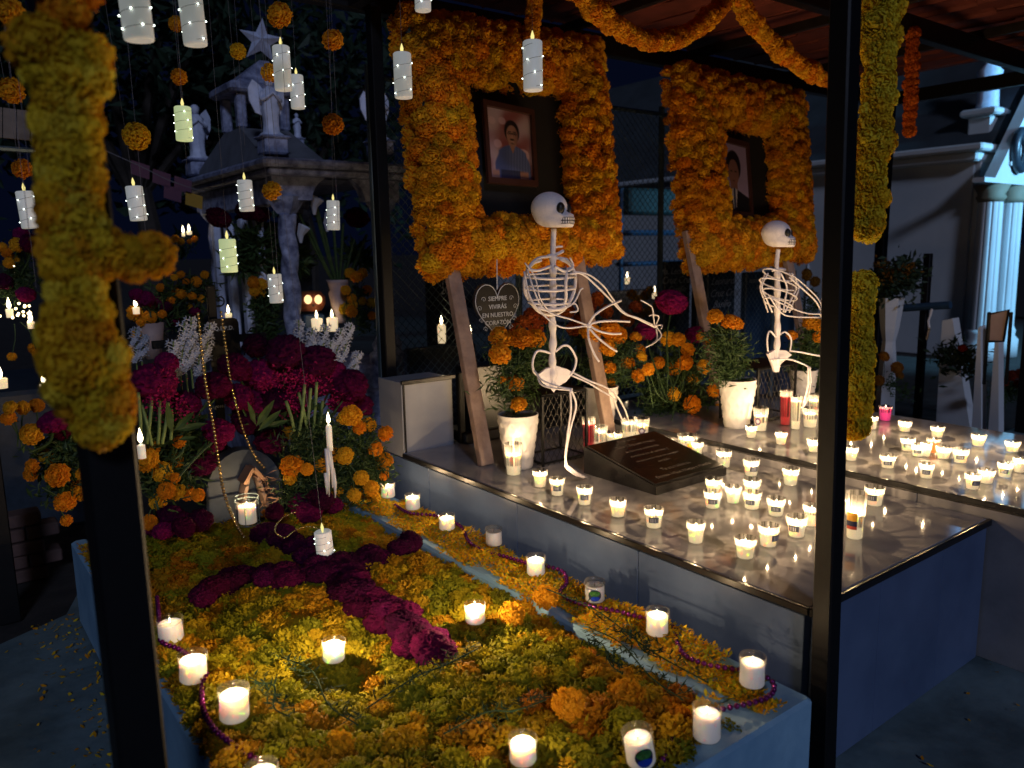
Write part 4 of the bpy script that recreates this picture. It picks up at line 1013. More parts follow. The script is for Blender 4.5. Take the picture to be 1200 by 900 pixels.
def skeleton(label, c, s, S, yb, two=False):
    """S(px,py,dy) gives a world point; c skull centre, s its half length"""
    t = thing('skeleton', label, 'skeleton', S(*yb, 0))
    fd = Vector((.42, -.905, -.02)).normalized(); sd = Vector((0, 0, 1)).cross(fd); upv = fd.cross(sd)
    q = Matrix((fd, sd, upv)).transposed().to_quaternion()
    sk = inst('skull', SK, t, c, q, s)
    def L2(x, y, z): return c+(fd*x+sd*y+upv*z)*s
    for sy in (-1, 1):
        part('eye_socket', MB().sphere(L2(.50, sy*.34, .08), s, 16, 10, (.17, .20, .25), q.to_matrix()), M['ink'], t, smooth=True)
    part('nose_hole', MB().sphere(L2(.67, 0, -.12), s, 10, 6, (.09, .10, .15), q.to_matrix()), M['ink'], t, smooth=True)
    for sy in (-1, 1):
        pass
    tb = MB()                       # black mouth band, wraps round the front
    def band(z0, z1, off, n=12, ang=1.25):
        P = []
        for i in range(n+1):
            a = -ang+2*ang*i/n
            d_ = Vector((math.cos(a), math.sin(a), 0)); x0, y0_ = .42, 0
            lo, hi = 0, 1.2
            for _ in range(14):
                mid = (lo+hi)/2; pp = Vector((x0+d_.x*mid, d_.y*mid, (z0+z1)/2))
                if skull_sdf(pp) < 0: lo = mid
                else: hi = mid
            for z in (z0, z1): P.append(L2(x0+d_.x*(lo+off), d_.y*(lo+off), z))
        return P, [(2*i, 2*i+2, 2*i+3, 2*i+1) for i in range(n)]
    P, f_ = band(-.54, -.27, .006, 20); tb.add(P, f_); part('mouth', tb, M['ink'], t)
    for z0, z1 in ((-.52, -.425), (-.39, -.29)):
        P, _ = band(z0, z1, .012, 40); te = MB()
        for i in range(0, 38, 3): te.add([P[2*i], P[2*i+4], P[2*i+5], P[2*i+1]], [(0, 1, 2, 3)])
        part('teeth', te, M['bone_light'], t)
    W = .0022
    def line(pts, r_=W, nm='bone', m='bone', n=7):
        return part(nm, MB().tube(catmull([S(*p) if len(p) == 3 else S(*p, 0) for p in pts], 5), r_, n), M[m], t, smooth=True)
    return t, line, L2
# first skeleton
YS = 2.14
def S1(x, y, dy=0): return ony(x, y, YS+dy)
c1 = ony(648, 247, YS); t, line, _ = skeleton('first seated white skeleton with open arms on the mesh stool of the middle tomb', c1, .083, S1, (655, 458))
vert = catmull([S1(*p) for p in ((649, 268), (648, 290), (648, 302), (648, 320), (648, 345), (647, 370), (648, 395), (647, 420), (648, 438), (648, 454))], 8)
part('spine', MB().tube(vert, [(.0095 if i < 14 else .0125)+(.0022*math.sin(i*.9) if i > 12 else 0) for i in range(len(vert))], 12), M['bone'], t, smooth=True)
line([(642, 300), (652, 298), (660, 294)], .006, 'collar'); line([(650, 290), (655, 289), (659, 289)], .004, 'peg')
RX = (-.085, .085)
def ring(cx, cy, w_, h_, dy, r_=.0036, nm='rib', tilt=0, S=S1):
    pts = []
    for i in range(25):
        a = 2*math.pi*i/24; pts.append(S(cx+w_*math.cos(a), cy+h_*.22*math.sin(a)+tilt*math.cos(a), dy*math.sin(a)))
    part(nm, MB().tube(pts, r_, 7), M['bone'], t, smooth=True)
line([(634, 305, -.02), (624, 309, -.02), (616, 322, -.02), (615, 340, -.02), (622, 354, -.02), (632, 365, -.02), (644, 369, -.02), (656, 366, -.02), (666, 356, -.02), (673, 340, -.02), (674, 322, -.02), (667, 309, -.02), (656, 303, -.02)], .0062, 'rib')
line([(648, 300, 0), (630, 303, -.03), (620, 314, -.05), (630, 317, -.06), (645, 312, -.06)], .005, 'rib')
line([(648, 302, 0), (664, 304, -.03), (671, 313, -.05), (662, 318, -.06), (650, 312, -.06)], .005, 'rib')
for y0, dm in ((326, -.07), (340, -.075), (356, -.06)):
    line([(615+(4 if y0 > 350 else 0), y0-2, -.02), (628, y0, dm*.8), (645, y0+1, dm), (662, y0, dm*.8), (674-(6 if y0 > 350 else 0), y0-2, -.02)], .0046, 'rib')
    line([(616+(4 if y0 > 350 else 0), y0-4, 0), (630, y0-5, .05), (648, y0-6, .07), (664, y0-5, .05), (673-(6 if y0 > 350 else 0), y0-4, 0)], .0036, 'rib')
line([(664, 318, -.06), (663, 335, -.07), (663, 350, -.06), (658, 362, -.04)], .0056, 'rib'); line([(630, 360, -.04), (640, 363, -.05), (656, 362, -.05), (662, 358, -.05)], .007, 'rib')
line([(615, 308, -.06), (627, 325, -.07), (633, 350, -.07), (646, 368, -.05)], .0025); line([(668, 302, -.05), (672, 312, -.05), (664, 315, -.05)], .003)
line([(655, 365, -.03), (672, 355, -.05), (680, 340, -.06), (683, 338, -.06)], .003); line([(664, 358, -.03), (674, 356, -.04), (677, 364, -.04), (668, 366, -.03)], .003)
# far arm reaching right: double wire
line([(668, 321, -.06), (682, 321, -.06), (700, 336, -.05), (716, 352, -.04), (731, 367, -.04), (748, 373, -.03), (765, 381, -.02)], .0036, 'arm')
line([(672, 318, -.06), (690, 322, -.06), (707, 335, -.05), (718, 350, -.04), (731, 366, -.04), (750, 375, -.03), (766, 383, -.02)], .0032, 'arm')
part('hand', MB().sphere(S1(768, 382, -.02), .010, 8, 6, (1.2, .7, .8)), M['bone'], t, smooth=True)
for f_ in ([(767, 380, -.02), (766, 372, -.04), (764, 360, -.05), (757, 355, -.05), (751, 352, -.05)], [(769, 380, -.02), (772, 371, -.03), (765, 369, -.04), (761, 370, -.05)], [(771, 381, -.02), (776, 381, -.03), (775, 385, -.05)], [(770, 384, -.02), (775, 393, -.03), (768, 401, -.05), (757, 407, -.06)], [(769, 385, -.02), (770, 397, -.03), (765, 402, -.05)]):
    line(f_, .0026, 'finger')
# near arm
line([(617, 312, -.05), (624, 335, -.08), (634, 358, -.09), (648, 368, -.10), (668, 374, -.10), (688, 381, -.10)], .0030, 'arm')
line([(614, 318, -.05), (622, 350, -.07), (640, 372, -.09), (660, 384, -.10), (688, 382, -.10)], .0030, 'arm')
part('hand', MB().sphere(S1(690, 382, -.10), .011, 8, 6, (1.1, .8, .9)), M['bone'], t, smooth=True)
for f_ in ([(689, 381, -.1), (697, 369, -.12), (712, 359, -.13), (728, 352, -.14)], [(691, 380, -.1), (702, 377, -.12), (718, 376, -.13), (738, 377, -.14)], [(691, 382, -.1), (702, 388, -.12), (716, 391, -.13), (728, 391, -.14)], [(690, 384, -.1), (700, 395, -.12), (712, 405, -.13), (723, 412, -.14)], [(689, 384, -.1), (690, 398, -.12), (696, 414, -.13), (702, 424, -.14)]):
    line(f_, .0040, 'finger')
# pelvis
pb = MB(); ctr = S1(650, 441)
pts = [S1(630, 440), S1(640, 432), S1(652, 429), S1(665, 433), S1(672, 437), S1(664, 447), S1(654, 453), S1(649, 460), S1(645, 455), S1(636, 449)]
pb.poly(pts, .022, Vector((.5, .85, 0))); part('pelvis', pb, M['bone'], t)
line([(648, 415), (635, 411), (628, 413), (624, 425), (626, 436), (633, 442)], .0042, 'hip_loop'); line([(651, 412), (660, 405), (668, 407), (675, 420), (673, 432), (668, 440)], .0042, 'hip_loop')
line([(629, 438, -.02), (634, 450, -.06), (648, 455, -.10), (668, 457, -.14)], .0034, 'thigh'); line([(626, 434, -.02), (636, 446, -.06), (655, 453, -.10), (671, 456, -.14)], .0034, 'thigh')
line([(669, 456, -.14), (675, 475, -.14), (669, 500, -.13), (664, 525, -.12), (663, 544, -.11), (668, 552, -.10), (684, 560, -.08)], .0036, 'shin'); line([(668, 457, -.14), (669, 480, -.14), (665, 510, -.13), (663, 540, -.12), (672, 555, -.1), (686, 559, -.08)], .0036, 'shin')
part('foot', MB().tube([S1(663, 545, -.115), S1(676, 556, -.09), S1(690, 560, -.07)], [.006, .008, .004], 8), M['bone'], t, smooth=True)
line([(672, 437, 0), (690, 446, -.03), (710, 454, -.05), (722, 462, -.06)], .0036, 'thigh'); line([(670, 440, 0), (690, 449, -.03), (708, 460, -.05), (720, 466, -.06)], .0034, 'thigh')
line([(721, 462, -.06), (727, 470, -.03), (733, 482, .03), (736, 492, .08)], .0034, 'shin'); line([(719, 466, -.06), (723, 478, -.03), (729, 492, .06)], .0034, 'shin')
# second skeleton
YS2 = 2.02
def S2(x, y, dy=0): return ony(x, y, YS2+dy)
c2 = S2(913, 275); t, line, _ = skeleton('second seated white skeleton on the right tomb beside the black post', c2, .076, S2, (915, 435))
vert = catmull([S2(*p) for p in ((912, 292), (910, 310), (911, 322), (911, 345), (911, 370), (911, 395), (910, 415), (911, 430))], 8)
part('spine', MB().tube(vert, [(.0095 if i < 12 else .013)+(.0022*math.sin(i*.9) if i > 10 else 0) for i in range(len(vert))], 12), M['bone'], t, smooth=True)
line([(905, 317), (912, 315), (920, 316)], .006, 'collar')
for (cx, cy, w_, dy) in ((912, 322, 18, .05), (912, 333, 22, .06), (914, 345, 20, .06), (912, 356, 17, .05)): ring(cx, cy, w_, 24, dy, .0034, tilt=5, S=S2)
for (x0, xm, x1, dy) in ((900, 893, 905, -.02), (925, 933, 920, -.02), (897, 891, 900, .05), (928, 936, 925, .05), (915, 922, 918, -.07)):
    line([(x0, 320, dy), (xm, 336, dy), ((xm+x1)/2, 352, dy), (x1, 366, dy)], .0036, 'rib')
line([(925, 325, -.05), (940, 338, -.05), (955, 352, -.05), (963, 365, -.05)], .0036, 'arm'); line([(928, 322, -.05), (945, 336, -.05), (960, 352, -.05), (964, 366, -.05)], .003, 'arm')
line([(905, 350, -.06), (925, 360, -.07), (945, 367, -.07), (962, 368, -.06)], .003, 'arm'); line([(900, 345, -.06), (915, 366, -.07), (930, 371, -.07), (960, 372, -.06)], .003, 'arm')
part('hand', MB().sphere(S2(963, 368, -.06), .012, 8, 6, (.8, .8, 1.3)), M['bone'], t, smooth=True)
for f_ in ([(963, 368, -.06), (965, 358, -.08), (963, 350, -.08)], [(963, 372, -.06), (965, 385, -.07), (962, 398, -.08)], [(962, 372, -.06), (968, 380, -.07), (972, 392, -.08)]): line(f_, .003, 'finger')
part('pelvis', MB().poly([S2(900, 415), S2(908, 410), S2(922, 411), S2(928, 416), S2(919, 423), S2(914, 428), S2(913, 436), S2(908, 436), S2(905, 426)], .02, Vector((.5, .85, 0))), M['bone'], t)
line([(910, 396), (902, 388), (899, 398), (900, 412)], .0036, 'hip_loop'); line([(913, 393), (920, 389), (927, 397), (926, 412)], .0036, 'hip_loop')
line([(926, 411), (940, 413, -.04), (955, 416, -.06), (968, 418, -.07)], .0036, 'thigh'); line([(903, 422), (925, 421, -.04), (942, 427, -.08), (950, 432, -.1)], .0036, 'thigh')
line([(949, 430, -.1), (950, 448, -.1), (945, 470, -.1), (936, 485, -.09), (933, 500, -.08), (940, 511, -.07)], .0036, 'shin'); line([(947, 430, -.1), (947, 452, -.1), (941, 475, -.1), (934, 500, -.09), (942, 513, -.07)], .0034, 'shin')
part('foot', MB().tube([S2(933, 503, -.08), S2(940, 512, -.08), S2(954, 517, -.08)], [.006, .008, .004], 8), M['bone'], t, smooth=True)

# mesh stools
def mesh_stool(label, x0, x1, y0, y1, z0, z1, nx=11, nz=9):
    t = thing('mesh_stool', label, 'stool', ((x0+x1)/2, (y0+y1)/2, z0), 'black wire mesh stools under the skeletons')
    fr = MB()
    for (x, y) in ((x0, y0), (x1, y0), (x0, y1), (x1, y1)): fr.box((x, y, (z0+z1)/2), (.009, .009, z1-z0))
    for z in (z0+.012, z1):
        fr.tube([(x0, y0, z), (x1, y0, z), (x1, y1, z), (x0, y1, z), (x0, y0, z)], .005, 5)
    part('frame', fr, M['black_metal'], t)
    def panel(o, ax, L_, Hh):
        b = MB(); nu = int(L_/.028); nv = int(Hh/.042)
        for i in range(-nv, nu+nv+1):
            for sgn in (1, -1):
                pts = []
                for j in range(nv*2+1):
                    u = (i+sgn*j*.5*1.0)*(L_/nu); v = j*Hh/(nv*2)
                    if -1e-6 <= u <= L_+1e-6: pts.append(Vector(o)+Vector(ax)*u+Vector((0, 0, v)))
                if len(pts) > 1: b.tube(pts, .0010, 4, False)
        return b
    part('mesh_side', panel((x0, y0, z0), (1, 0, 0), x1-x0, z1-z0), M['mesh'], t, kind='stuff')
    part('mesh_side', panel((x0, y0, z0), (0, 1, 0), y1-y0, z1-z0), M['mesh'], t, kind='stuff')
    part('seat', MB().bbox(((x0+x1)/2, (y0+y1)/2, z1+.004), (x1-x0, y1-y0, .008), .002), M['black_metal'], t)
mesh_stool('black wire mesh stool under the first skeleton on the middle tomb', ony(636, 520, 2.34).x, ony(687, 520, 2.34).x, 2.34, 2.50, T2, ony(655, 462, 2.34).z)
mesh_stool('black wire mesh stool under the second skeleton on the right tomb', ony(887, 470, 2.1).x, ony(931, 470, 2.1).x, 2.10, 2.30, T3, ony(908, 430, 2.1).z)

# ---------------- heart plaque hung from the left flower frame
YH = 2.60
hp = ony(583, 366, YH); ht = thing('heart_plaque', 'black heart shaped plaque with white scroll border and white words behind the left pot', 'plaque', hp)
hw = .5*(ony(609, 360, YH)-ony(556, 360, YH)).x; hhh = (ony(583, 336, YH).z-ony(583, 400, YH).z)
def heart(s=1., n=40):
    o = []
    for i in range(n):
        a = 2*math.pi*i/n; x = 16*math.sin(a)**3; y = 13*math.cos(a)-5*math.cos(2*a)-2*math.cos(3*a)-math.cos(4*a); o.append((x/16*hw*s, (y+2)/30*hhh*1.15*s))
    return o
HX = Vector((1, 0, 0)); HU = Vector((0, 0, 1))
part('slab', MB().poly([hp+HX*x+HU*y for x, y in heart()], .012, (0, 1, 0)), M['granite'], ht)
part('border', MB().tube([hp+HX*x+HU*y-Vector((0, .002, 0)) for x, y in heart(.96)+heart(.96)[:1]], .0016, 5), M['letter'], ht)
for i, (s_, dz) in enumerate((('SIEMPRE', .048), ('VIVIRÁS', .015), ('EN NUESTRO', -.018), ('CORAZÓN', -.050))):
    part('lettering', place(text_mb(s_, .026, .0006), hp+Vector((.0, -.003, dz)), (1, 0, 0), (0, 0, 1), (0, -1, 0)), M['letter'], ht)
for sx in (-1, 1):
    for (x, z) in ((.60, .055), (.78, .02), (.72, -.03), (.55, -.065)):
        c_ = hp+Vector((sx*hw*x, -.003, z)); part('scroll', MB().tube([c_+Vector((sx*.012*(1-i/14)*math.cos(i*.6), 0, .012*(1-i/14)*math.sin(i*.6))) for i in range(14)], .001, 4), M['letter'], ht)
part('ribbon', MB().tube([hp+Vector((0, 0, hhh*.42)), hp+Vector((.003, 0, hhh*.42+.12))], .002, 5), M['letter'], ht)

# ================================================================== BACKGROUND BETWEEN THE FRAMES
def slabstone(px0, px1, py0, py1, Y, label, m='darkstone', th=.06, letters=(), name='headstone', shear=.3, size=.05, lm='letter'):
    a = ony(px0, py1, Y); b = ony(px1, py1, Y); zt = ony((px0+px1)/2, py0, Y).z; zb = 0 if a.z > -.2 else a.z
    t = thing(name, label, 'headstone', ((a.x+b.x)/2, Y, 0))
    part('slab', wallbox(a.x, b.x, Y, Y+th, 0.0, zt, .01), M[m], t)
    part('base', wallbox(a.x-.04, b.x+.04, Y-.05, Y+th+.04, 0, .12, .01), M[m], t)
    for i, (s_, x, y, sz) in enumerate(letters):
        part('lettering', place(text_mb(s_, sz, .001, shear), ony(x, y, Y)-Vector((0, .004, 0)), (1, 0, 0), (0, 0, 1), (0, -1, 0)), M[lm], t)
    return t
slabstone(778, 808, 306, 400, 4.3, 'black headstone with white script lettering seen left of the wooden leg', letters=[('Ma. Leonarda', 793, 321, .075), ('Cruz Cruz', 793, 332, .085), ('Castillo', 793, 342, .07)])
slabstone(828, 860, 318, 400, 4.1, 'dark blue headstone with slanting white script under the right flower frame', letters=[('Leonardo', 848, 333, .085), ('Cruz Cruz', 848, 347, .085), ('Basilio', 845, 360, .085)], shear=.5)
slabstone(872, 930, 318, 420, 4.2, 'dark blue metal niche door with small lettering under the right flower frame', m='bluemetal', letters=[('RESERVADO', 888, 331, .045), ('83', 888, 339, .05)], shear=0)
slabstone(700, 770, 340, 420, 5.2, 'dim grey tomb block lit by candles behind the wire fence', m='stone')
slabstone(480, 560, 405, 470, 3.9, 'low dark stone tomb behind the middle post', m='darkstone')
slabstone(505, 545, 328, 400, 4.6, 'dark tall headstone with two faint lines of numbers behind the wooden leg', m='granite', letters=[('15  16', 529, 337, .07), ('20  14', 529, 344, .07)], shear=0)
# fence
fn_ = thing('wire_fence', 'grey green chain link fence behind the marigold frames', 'fence', (4.2, 3.75, 0))
def chain(x0, x1, Y, z0, z1, cell=.05, r_=.0020):
    b = MB(); n = int((x1-x0)/cell); h_ = z1-z0; m_ = int(h_/cell)
    for i in range(-m_, n+1):
        for sg in (1, -1):
            a0, b0 = max(0, -i if sg > 0 else i-n), min(m_, n-i if sg > 0 else i)
            if sg > 0: s0, s1 = max(0, -i), min(m_, n-i)
            else:
                ii = i+m_; s0, s1 = max(0, ii-n), min(m_, ii)
            if s1 <= s0: continue
            st = i if sg > 0 else i+m_
            b.tube([(x0+(st+sg*s0)*cell, Y+sg*.001, z0+s0*cell), (x0+(st+sg*s1)*cell, Y+sg*.001, z0+s1*cell)], r_, 3, False)
    return b
part('chain_mesh', chain(2.0, 5.6, 3.78, .3, 2.2), M['fence'], fn_, kind='stuff')
for x in (2.0, 2.95, 4.2, 5.55): part('fence_post', MB().tube([(x, 3.8, 0), (x, 3.8, 2.25)], .02, 8), M['fence'], fn_)
for z in (.3, 2.2): part('rail', MB().tube([(2.0, 3.8, z), (5.6, 3.8, z)], .014, 6), M['fence'], fn_)
# teal tarpaulin and blue shelf seen through the fence
tp_ = thing('market_tent', 'dim teal tarpaulin tent with a pale rim beyond the wire fence', 'tent', ony(760, 300, 7))
a, b = ony(728, 300, 7), ony(800, 300, 7)
for z0, z1, m_ in ((ony(760, 252, 7).z, ony(760, 222, 7).z, 'teal'), (ony(760, 276, 7).z, ony(760, 270, 7).z, 'bluemetal'), (ony(760, 311, 7).z, ony(760, 306, 7).z, 'bluemetal')):
    part('panel', MB().bbox(((a.x+b.x)/2, 7, (z0+z1)/2), (b.x-a.x, .3, z1-z0), .03), M[m_], tp_)
for x in (a.x, b.x): part('pole', MB().tube([(x, 7, 0), (x, 7, ony(760, 222, 7).z)], .03, 8), M['bluemetal'], tp_)
def glow_candle(px, py, Y, rpx, hpx, label, m='wax', power=.035, group='far candles of other graves'):
    p = ony(px, py, Y); s = depth(p)/F; t = thing('far_candle', label, 'candle', p, group)
    r_, h_ = rpx*s, hpx*s
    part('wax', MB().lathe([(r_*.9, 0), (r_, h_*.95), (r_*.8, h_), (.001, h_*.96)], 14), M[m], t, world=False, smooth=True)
    o = inst('flame', shared('bigflame', lambda: flame_mb(2.1).mesh('flame', M['flame'], True)), t, (0, 0, h_), None, 1.2, rel=False); lamp(t, h_+.05, power)
    return t
for a in [(735, 333, 5, 3, 8, 'bright far candle behind the skeleton arm, left one'), (767, 350, 5, 3, 8, 'bright far candle behind the magenta cockscomb'), (518, 402, 3.8, 5, 22, 'tall glass far candle between the middle post and the wooden leg'), (551, 395, 4.2, 2, 5, 'tiny far candle right of the wooden leg'),
          (372, 388, 4.75, 6.5, 15, 'left thick candle glowing below the carved lantern'), (390, 388, 4.7, 6.5, 16, 'right thick candle glowing below the carved lantern'),
          (268, 372, 4.9, 4, 5, 'low glowing candle at the foot of the kiosk side columns'), (12, 372, 4.2, 4, 10, 'bright far candle at the left edge beside the garland'), (2, 455, 3.6, 7, 12, 'glowing candle cut by the left edge of the picture'), (52, 453, 3.7, 5, 3, 'flat far candle left of the garland foot'),
          (160, 368, 3.9, 4, 8, 'far candle lighting orange petals right of the left garland'), (222, 275, 6, 3, 4, 'far bright candle beyond the kiosk, left one'), (215, 277, 6, 2, 4, 'far bright candle beyond the kiosk, right one'), (18, 325, 4.4, 2, 6, 'small far candle left of the garland'), (37, 385, 4.2, 4, 8, 'far candle beside orange petals left of the garland')]:
    glow_candle(*a)
def clump(name, label, Y, mar, combs=(), fol=(), **k):
    c0 = ony(mar[0][0] if mar else combs[0][0], (mar[0][1] if mar else combs[0][1])+50, Y)
    s = depth(c0)/F
    return bouquet(name, label, 'flowers', c0, mar=[(ony(x, y, Y+.04*((i*7) % 3-1)), r_*s) for i, (x, y, r_) in enumerate(mar)], combs=[(ony(x, y, Y+.05*((i*5) % 3-1)), r_*s) for i, (x, y, r_) in enumerate(combs)], fol=[ony(x, y, Y+.05) for x, y in fol], **k)
clump('far_flowers', 'small far clump of yellow and pink flowers seen through the fence', 4.9, [(740, 345, 6), (748, 352, 6), (762, 340, 5), (757, 346, 6), (745, 360, 6), (760, 365, 6), (770, 358, 5), (752, 368, 5)], fol=[(750, 370), (760, 375)], nleaf=200, mcol=YELLOW)
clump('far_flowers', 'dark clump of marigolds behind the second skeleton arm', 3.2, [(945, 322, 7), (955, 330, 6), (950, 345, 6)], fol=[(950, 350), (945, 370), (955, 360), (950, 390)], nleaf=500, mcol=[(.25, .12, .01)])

# ================================================================== HEAD OF THE FLOWER GRAVE: BOUQUETS
clump('cockscomb_bouquet', 'bouquet of magenta cockscomb and marigolds left of the arched stone', 2.86,
 [(175, 537, 11), (190, 553, 12), (206, 540, 10), (195, 575, 10), (208, 577, 10), (220, 578, 9), (232, 580, 8), (210, 517, 8), (185, 588, 10), (175, 612, 9), (172, 545, 9), (180, 525, 8), (205, 560, 6)],
 [(180, 447, 25), (218, 474, 18), (250, 452, 22), (256, 505, 18), (236, 542, 20), (165, 455, 18), (195, 425, 14), (250, 520, 15), (200, 605, 16), (215, 612, 14), (180, 615, 14)],
 [(200, 500), (210, 495), (220, 500), (195, 510), (205, 550), (215, 560), (190, 560), (225, 530), (200, 530), (180, 560)], nleaf=1500, ln=.05, wd=.006)
clump('cockscomb_bouquet', 'bigger bouquet of magenta cockscomb with thick pale stems behind the arched stone', 2.95,
 [(338, 508, 8)],
 [(335, 412, 22), (305, 440, 22), (350, 440, 24), (368, 425, 24), (300, 470, 20), (325, 470, 20), (408, 452, 22), (420, 475, 18), (390, 440, 18), (318, 517, 17), (290, 492, 18), (275, 430, 18), (345, 465, 18), (300, 405, 16), (400, 470, 16), (372, 450, 16), (330, 500, 14), (280, 465, 16)],
 [(320, 480), (330, 490), (310, 490), (340, 480), (355, 500)], nleaf=500, ln=.08, wd=.016)
for nm_, pts_ in (('left', ((178, 462), (190, 452), (198, 440), (196, 468), (215, 482), (188, 475))), ('right', ((340, 438), (352, 448), (366, 440), (376, 452), (342, 462), (345, 480), (330, 445), (390, 470), (310, 445)))):
    o_ = bpy.data.objects.get('cockscomb_bouquet' if nm_ == 'left' else 'cockscomb_bouquet.001')
    fo = part('florets', leaves_mb([ony(x, y, 2.78 if nm_ == 'left' else 2.84) for x, y in pts_], 520, .014, .004, .022), M['petal'], o_, kind='stuff'); fo.color = (.42, .01, .11, 1)
st = thing('cut_flowers', 'pale green thick cockscomb stems standing between the magenta heads and the taper', 'flowers', ony(360, 515, 2.82))
for (x0, y0, x1, y1) in ((350, 512, 357, 450), (358, 512, 364, 455), (366, 512, 371, 448), (372, 512, 378, 470), (345, 505, 335, 470), (362, 514, 350, 460), (376, 514, 385, 480)):
    part('stem', MB().tube(catmull([ony(x0, y0, 2.8), ony((x0+x1)/2+1, (y0+y1)/2, 2.79), ony(x1, y1, 2.82)]), .0060, 8), M['stem'], st, smooth=True)
st = thing('cut_flowers', 'pale green stems and broad leaves below the left magenta cockscombs', 'flowers', ony(180, 530, 2.75))
for (x0, y0, x1, y1) in ((165, 520, 162, 460), (172, 520, 178, 465), (185, 520, 187, 470), (200, 515, 201, 480), (178, 522, 166, 475), (190, 520, 197, 472)):
    part('stem', MB().tube(catmull([ony(x0, y0, 2.76), ony((x0+x1)/2+1, (y0+y1)/2, 2.75), ony(x1, y1, 2.78)]), .0055, 8), M['stem'], st, smooth=True)
for (x0, y0, x1, y1) in ((202, 508, 195, 470), (204, 505, 228, 482), (206, 504, 244, 496), (208, 515, 232, 512), (300, 500, 322, 468), (302, 505, 330, 480), (312, 500, 340, 492), (300, 498, 290, 470)):
    a, b = ony(x0, y0, 2.74), ony(x1, y1, 2.70); d = b-a; n_ = Vector((.2, -.8, .4)); s_ = d.cross(n_).normalized()*d.length*.12
    part('leaf', MB().add([a, a+d*.35+s_, a+d*.7+s_*.75, b, a+d*.7-s_*.75, a+d*.35-s_, a+d*.5-n_*.01], [(0, 1, 6), (1, 2, 6), (2, 3, 6), (3, 4, 6), (4, 5, 6), (5, 0, 6)]), M['leafbig'], st)
clump('marigold_bouquet', 'bushy bouquet of orange marigolds right of the arched stone under the lit taper', 2.72,
 [(412, 487, 12), (421, 501, 8), (432, 498, 9), (452, 508, 9), (342, 546, 13), (388, 532, 10), (404, 534, 10), (440, 526, 9), (449, 541, 12), (423, 560, 9), (450, 557, 6), (395, 576, 8), (435, 572, 9), (377, 545, 8), (438, 583, 8), (415, 580, 8), (403, 490, 8), (340, 560, 8), (360, 550, 7)],
 [(375, 585, 15), (352, 590, 14), (390, 592, 12), (362, 600, 14)],
 [(370, 525), (385, 520), (400, 515), (420, 520), (410, 545), (390, 560), (430, 540), (360, 540), (350, 525), (425, 510), (370, 555), (440, 550), (345, 575), (400, 575), (380, 505), (430, 560)], nleaf=5000, ln=.032, wd=.0032, spread=.035)
clump('marigold_bouquet', 'drooping marigolds left of the left black post', 2.7,
 [(37, 509, 12), (38, 546, 8), (36, 556, 8), (68, 557, 14), (76, 588, 12), (93, 575, 13), (12, 478, 8), (27, 478, 8), (43, 475, 8), (10, 490, 8), (78, 610, 7), (55, 535, 9), (97, 555, 8)], [(62, 495, 16), (72, 505, 12)],
 [(85, 520), (80, 530), (60, 530), (70, 570), (85, 540)], nleaf=700, ln=.04, wd=.005)
clump('cockscomb_heap', 'row of dark magenta cockscomb heads lying at the foot of the arched stone', 2.70, [], [(215, 618, 14), (235, 610, 14), (192, 622, 13), (322, 600, 12)], [], stems=False, nleaf=0)
def tuberose(label, Y, spikes):
    c0 = ony(spikes[0][0], spikes[0][1]+40, Y); t = thing('white_flowers', label, 'white flowers', c0)
    b = MB(); s_ = MB()
    for (x, y0, y1, lean) in spikes:
        a = ony(x, y1, Y); e = ony(x+lean, y0, Y-.03); s_.tube([a-Vector((0, 0, .08)), a, e], .003, 5)
        n = 12
        for i in range(n):
            p = a.lerp(e, i/n)
            for k in range(3):
                an = i*2.4+k*2.1; d = Vector((math.cos(an), math.sin(an), .55)).normalized()*rnd.uniform(.012, .026); q = p+d
                for pp in range(5):
                    ax = d.normalized(); o1 = Quaternion(ax, pp*1.257) @ ax.orthogonal().normalized(); o2 = ax.cross(o1)
                    tip = q+o1*.013+ax*.004; b.add([q, q+o1*.007+o2*.004, tip, q+o1*.007-o2*.004], [(0, 1, 2, 3)])
                b.tube([p, q], [.0015, .003], 4, False)
    part('blossom', b, M['white_petal'], t, kind='stuff'); part('stem', s_, M['stem'], t, kind='stuff')
tuberose('white tuberose bunch left of the black iron cross', 2.98, [(212, 378, 440, 4), (224, 372, 430, 0), (240, 380, 425, 6), (205, 400, 445, -2), (232, 395, 440, 3), (218, 390, 435, 8)])
tuberose('white tuberose bunch behind the tall magenta cockscomb and before the kiosk', 3.1, [(352, 375, 425, -2), (362, 385, 430, 4), (375, 380, 430, 7), (390, 385, 432, 10), (400, 380, 425, 12), (385, 400, 440, 3), (412, 415, 440, 8), (368, 395, 435, -3)])
tuberose('small white tuberose bunch beside the left black post', 3.3, [(160, 385, 425, -1), (166, 395, 420, 3)])
# black iron cross with scrolls and name plate
YX = 3.15
ic = thing('iron_cross', 'black iron grave cross with scrolls and a rounded name plate behind the flowers', 'cross', ony(245, 450, YX))
a, b = ony(246, 335, YX), ony(246, 600, YX)
part('upright', MB().bbox((a.x, YX, (a.z+.3)/2+.0), (.032, .02, a.z-.3), .002), M['black_metal'], ic)
cl, crr = ony(178, 403, YX), ony(312, 395, YX)
part('crossbar', MB().bbox(((cl.x+crr.x)/2, YX+.001, (cl.z+crr.z)/2), (crr.x-cl.x, .018, .030), .002), M['black_metal'], ic)
np0, np1 = ony(248, 430, YX-.03), ony(279, 372, YX-.03)
xs_ = [(np0.x, np0.z), (np1.x, np0.z), (np1.x, np1.z-.02), (np1.x-.006, np1.z-.005), (np1.x-.02, np1.z), (np0.x+.02, np1.z), (np0.x+.006, np1.z-.005), (np0.x, np1.z-.02)]
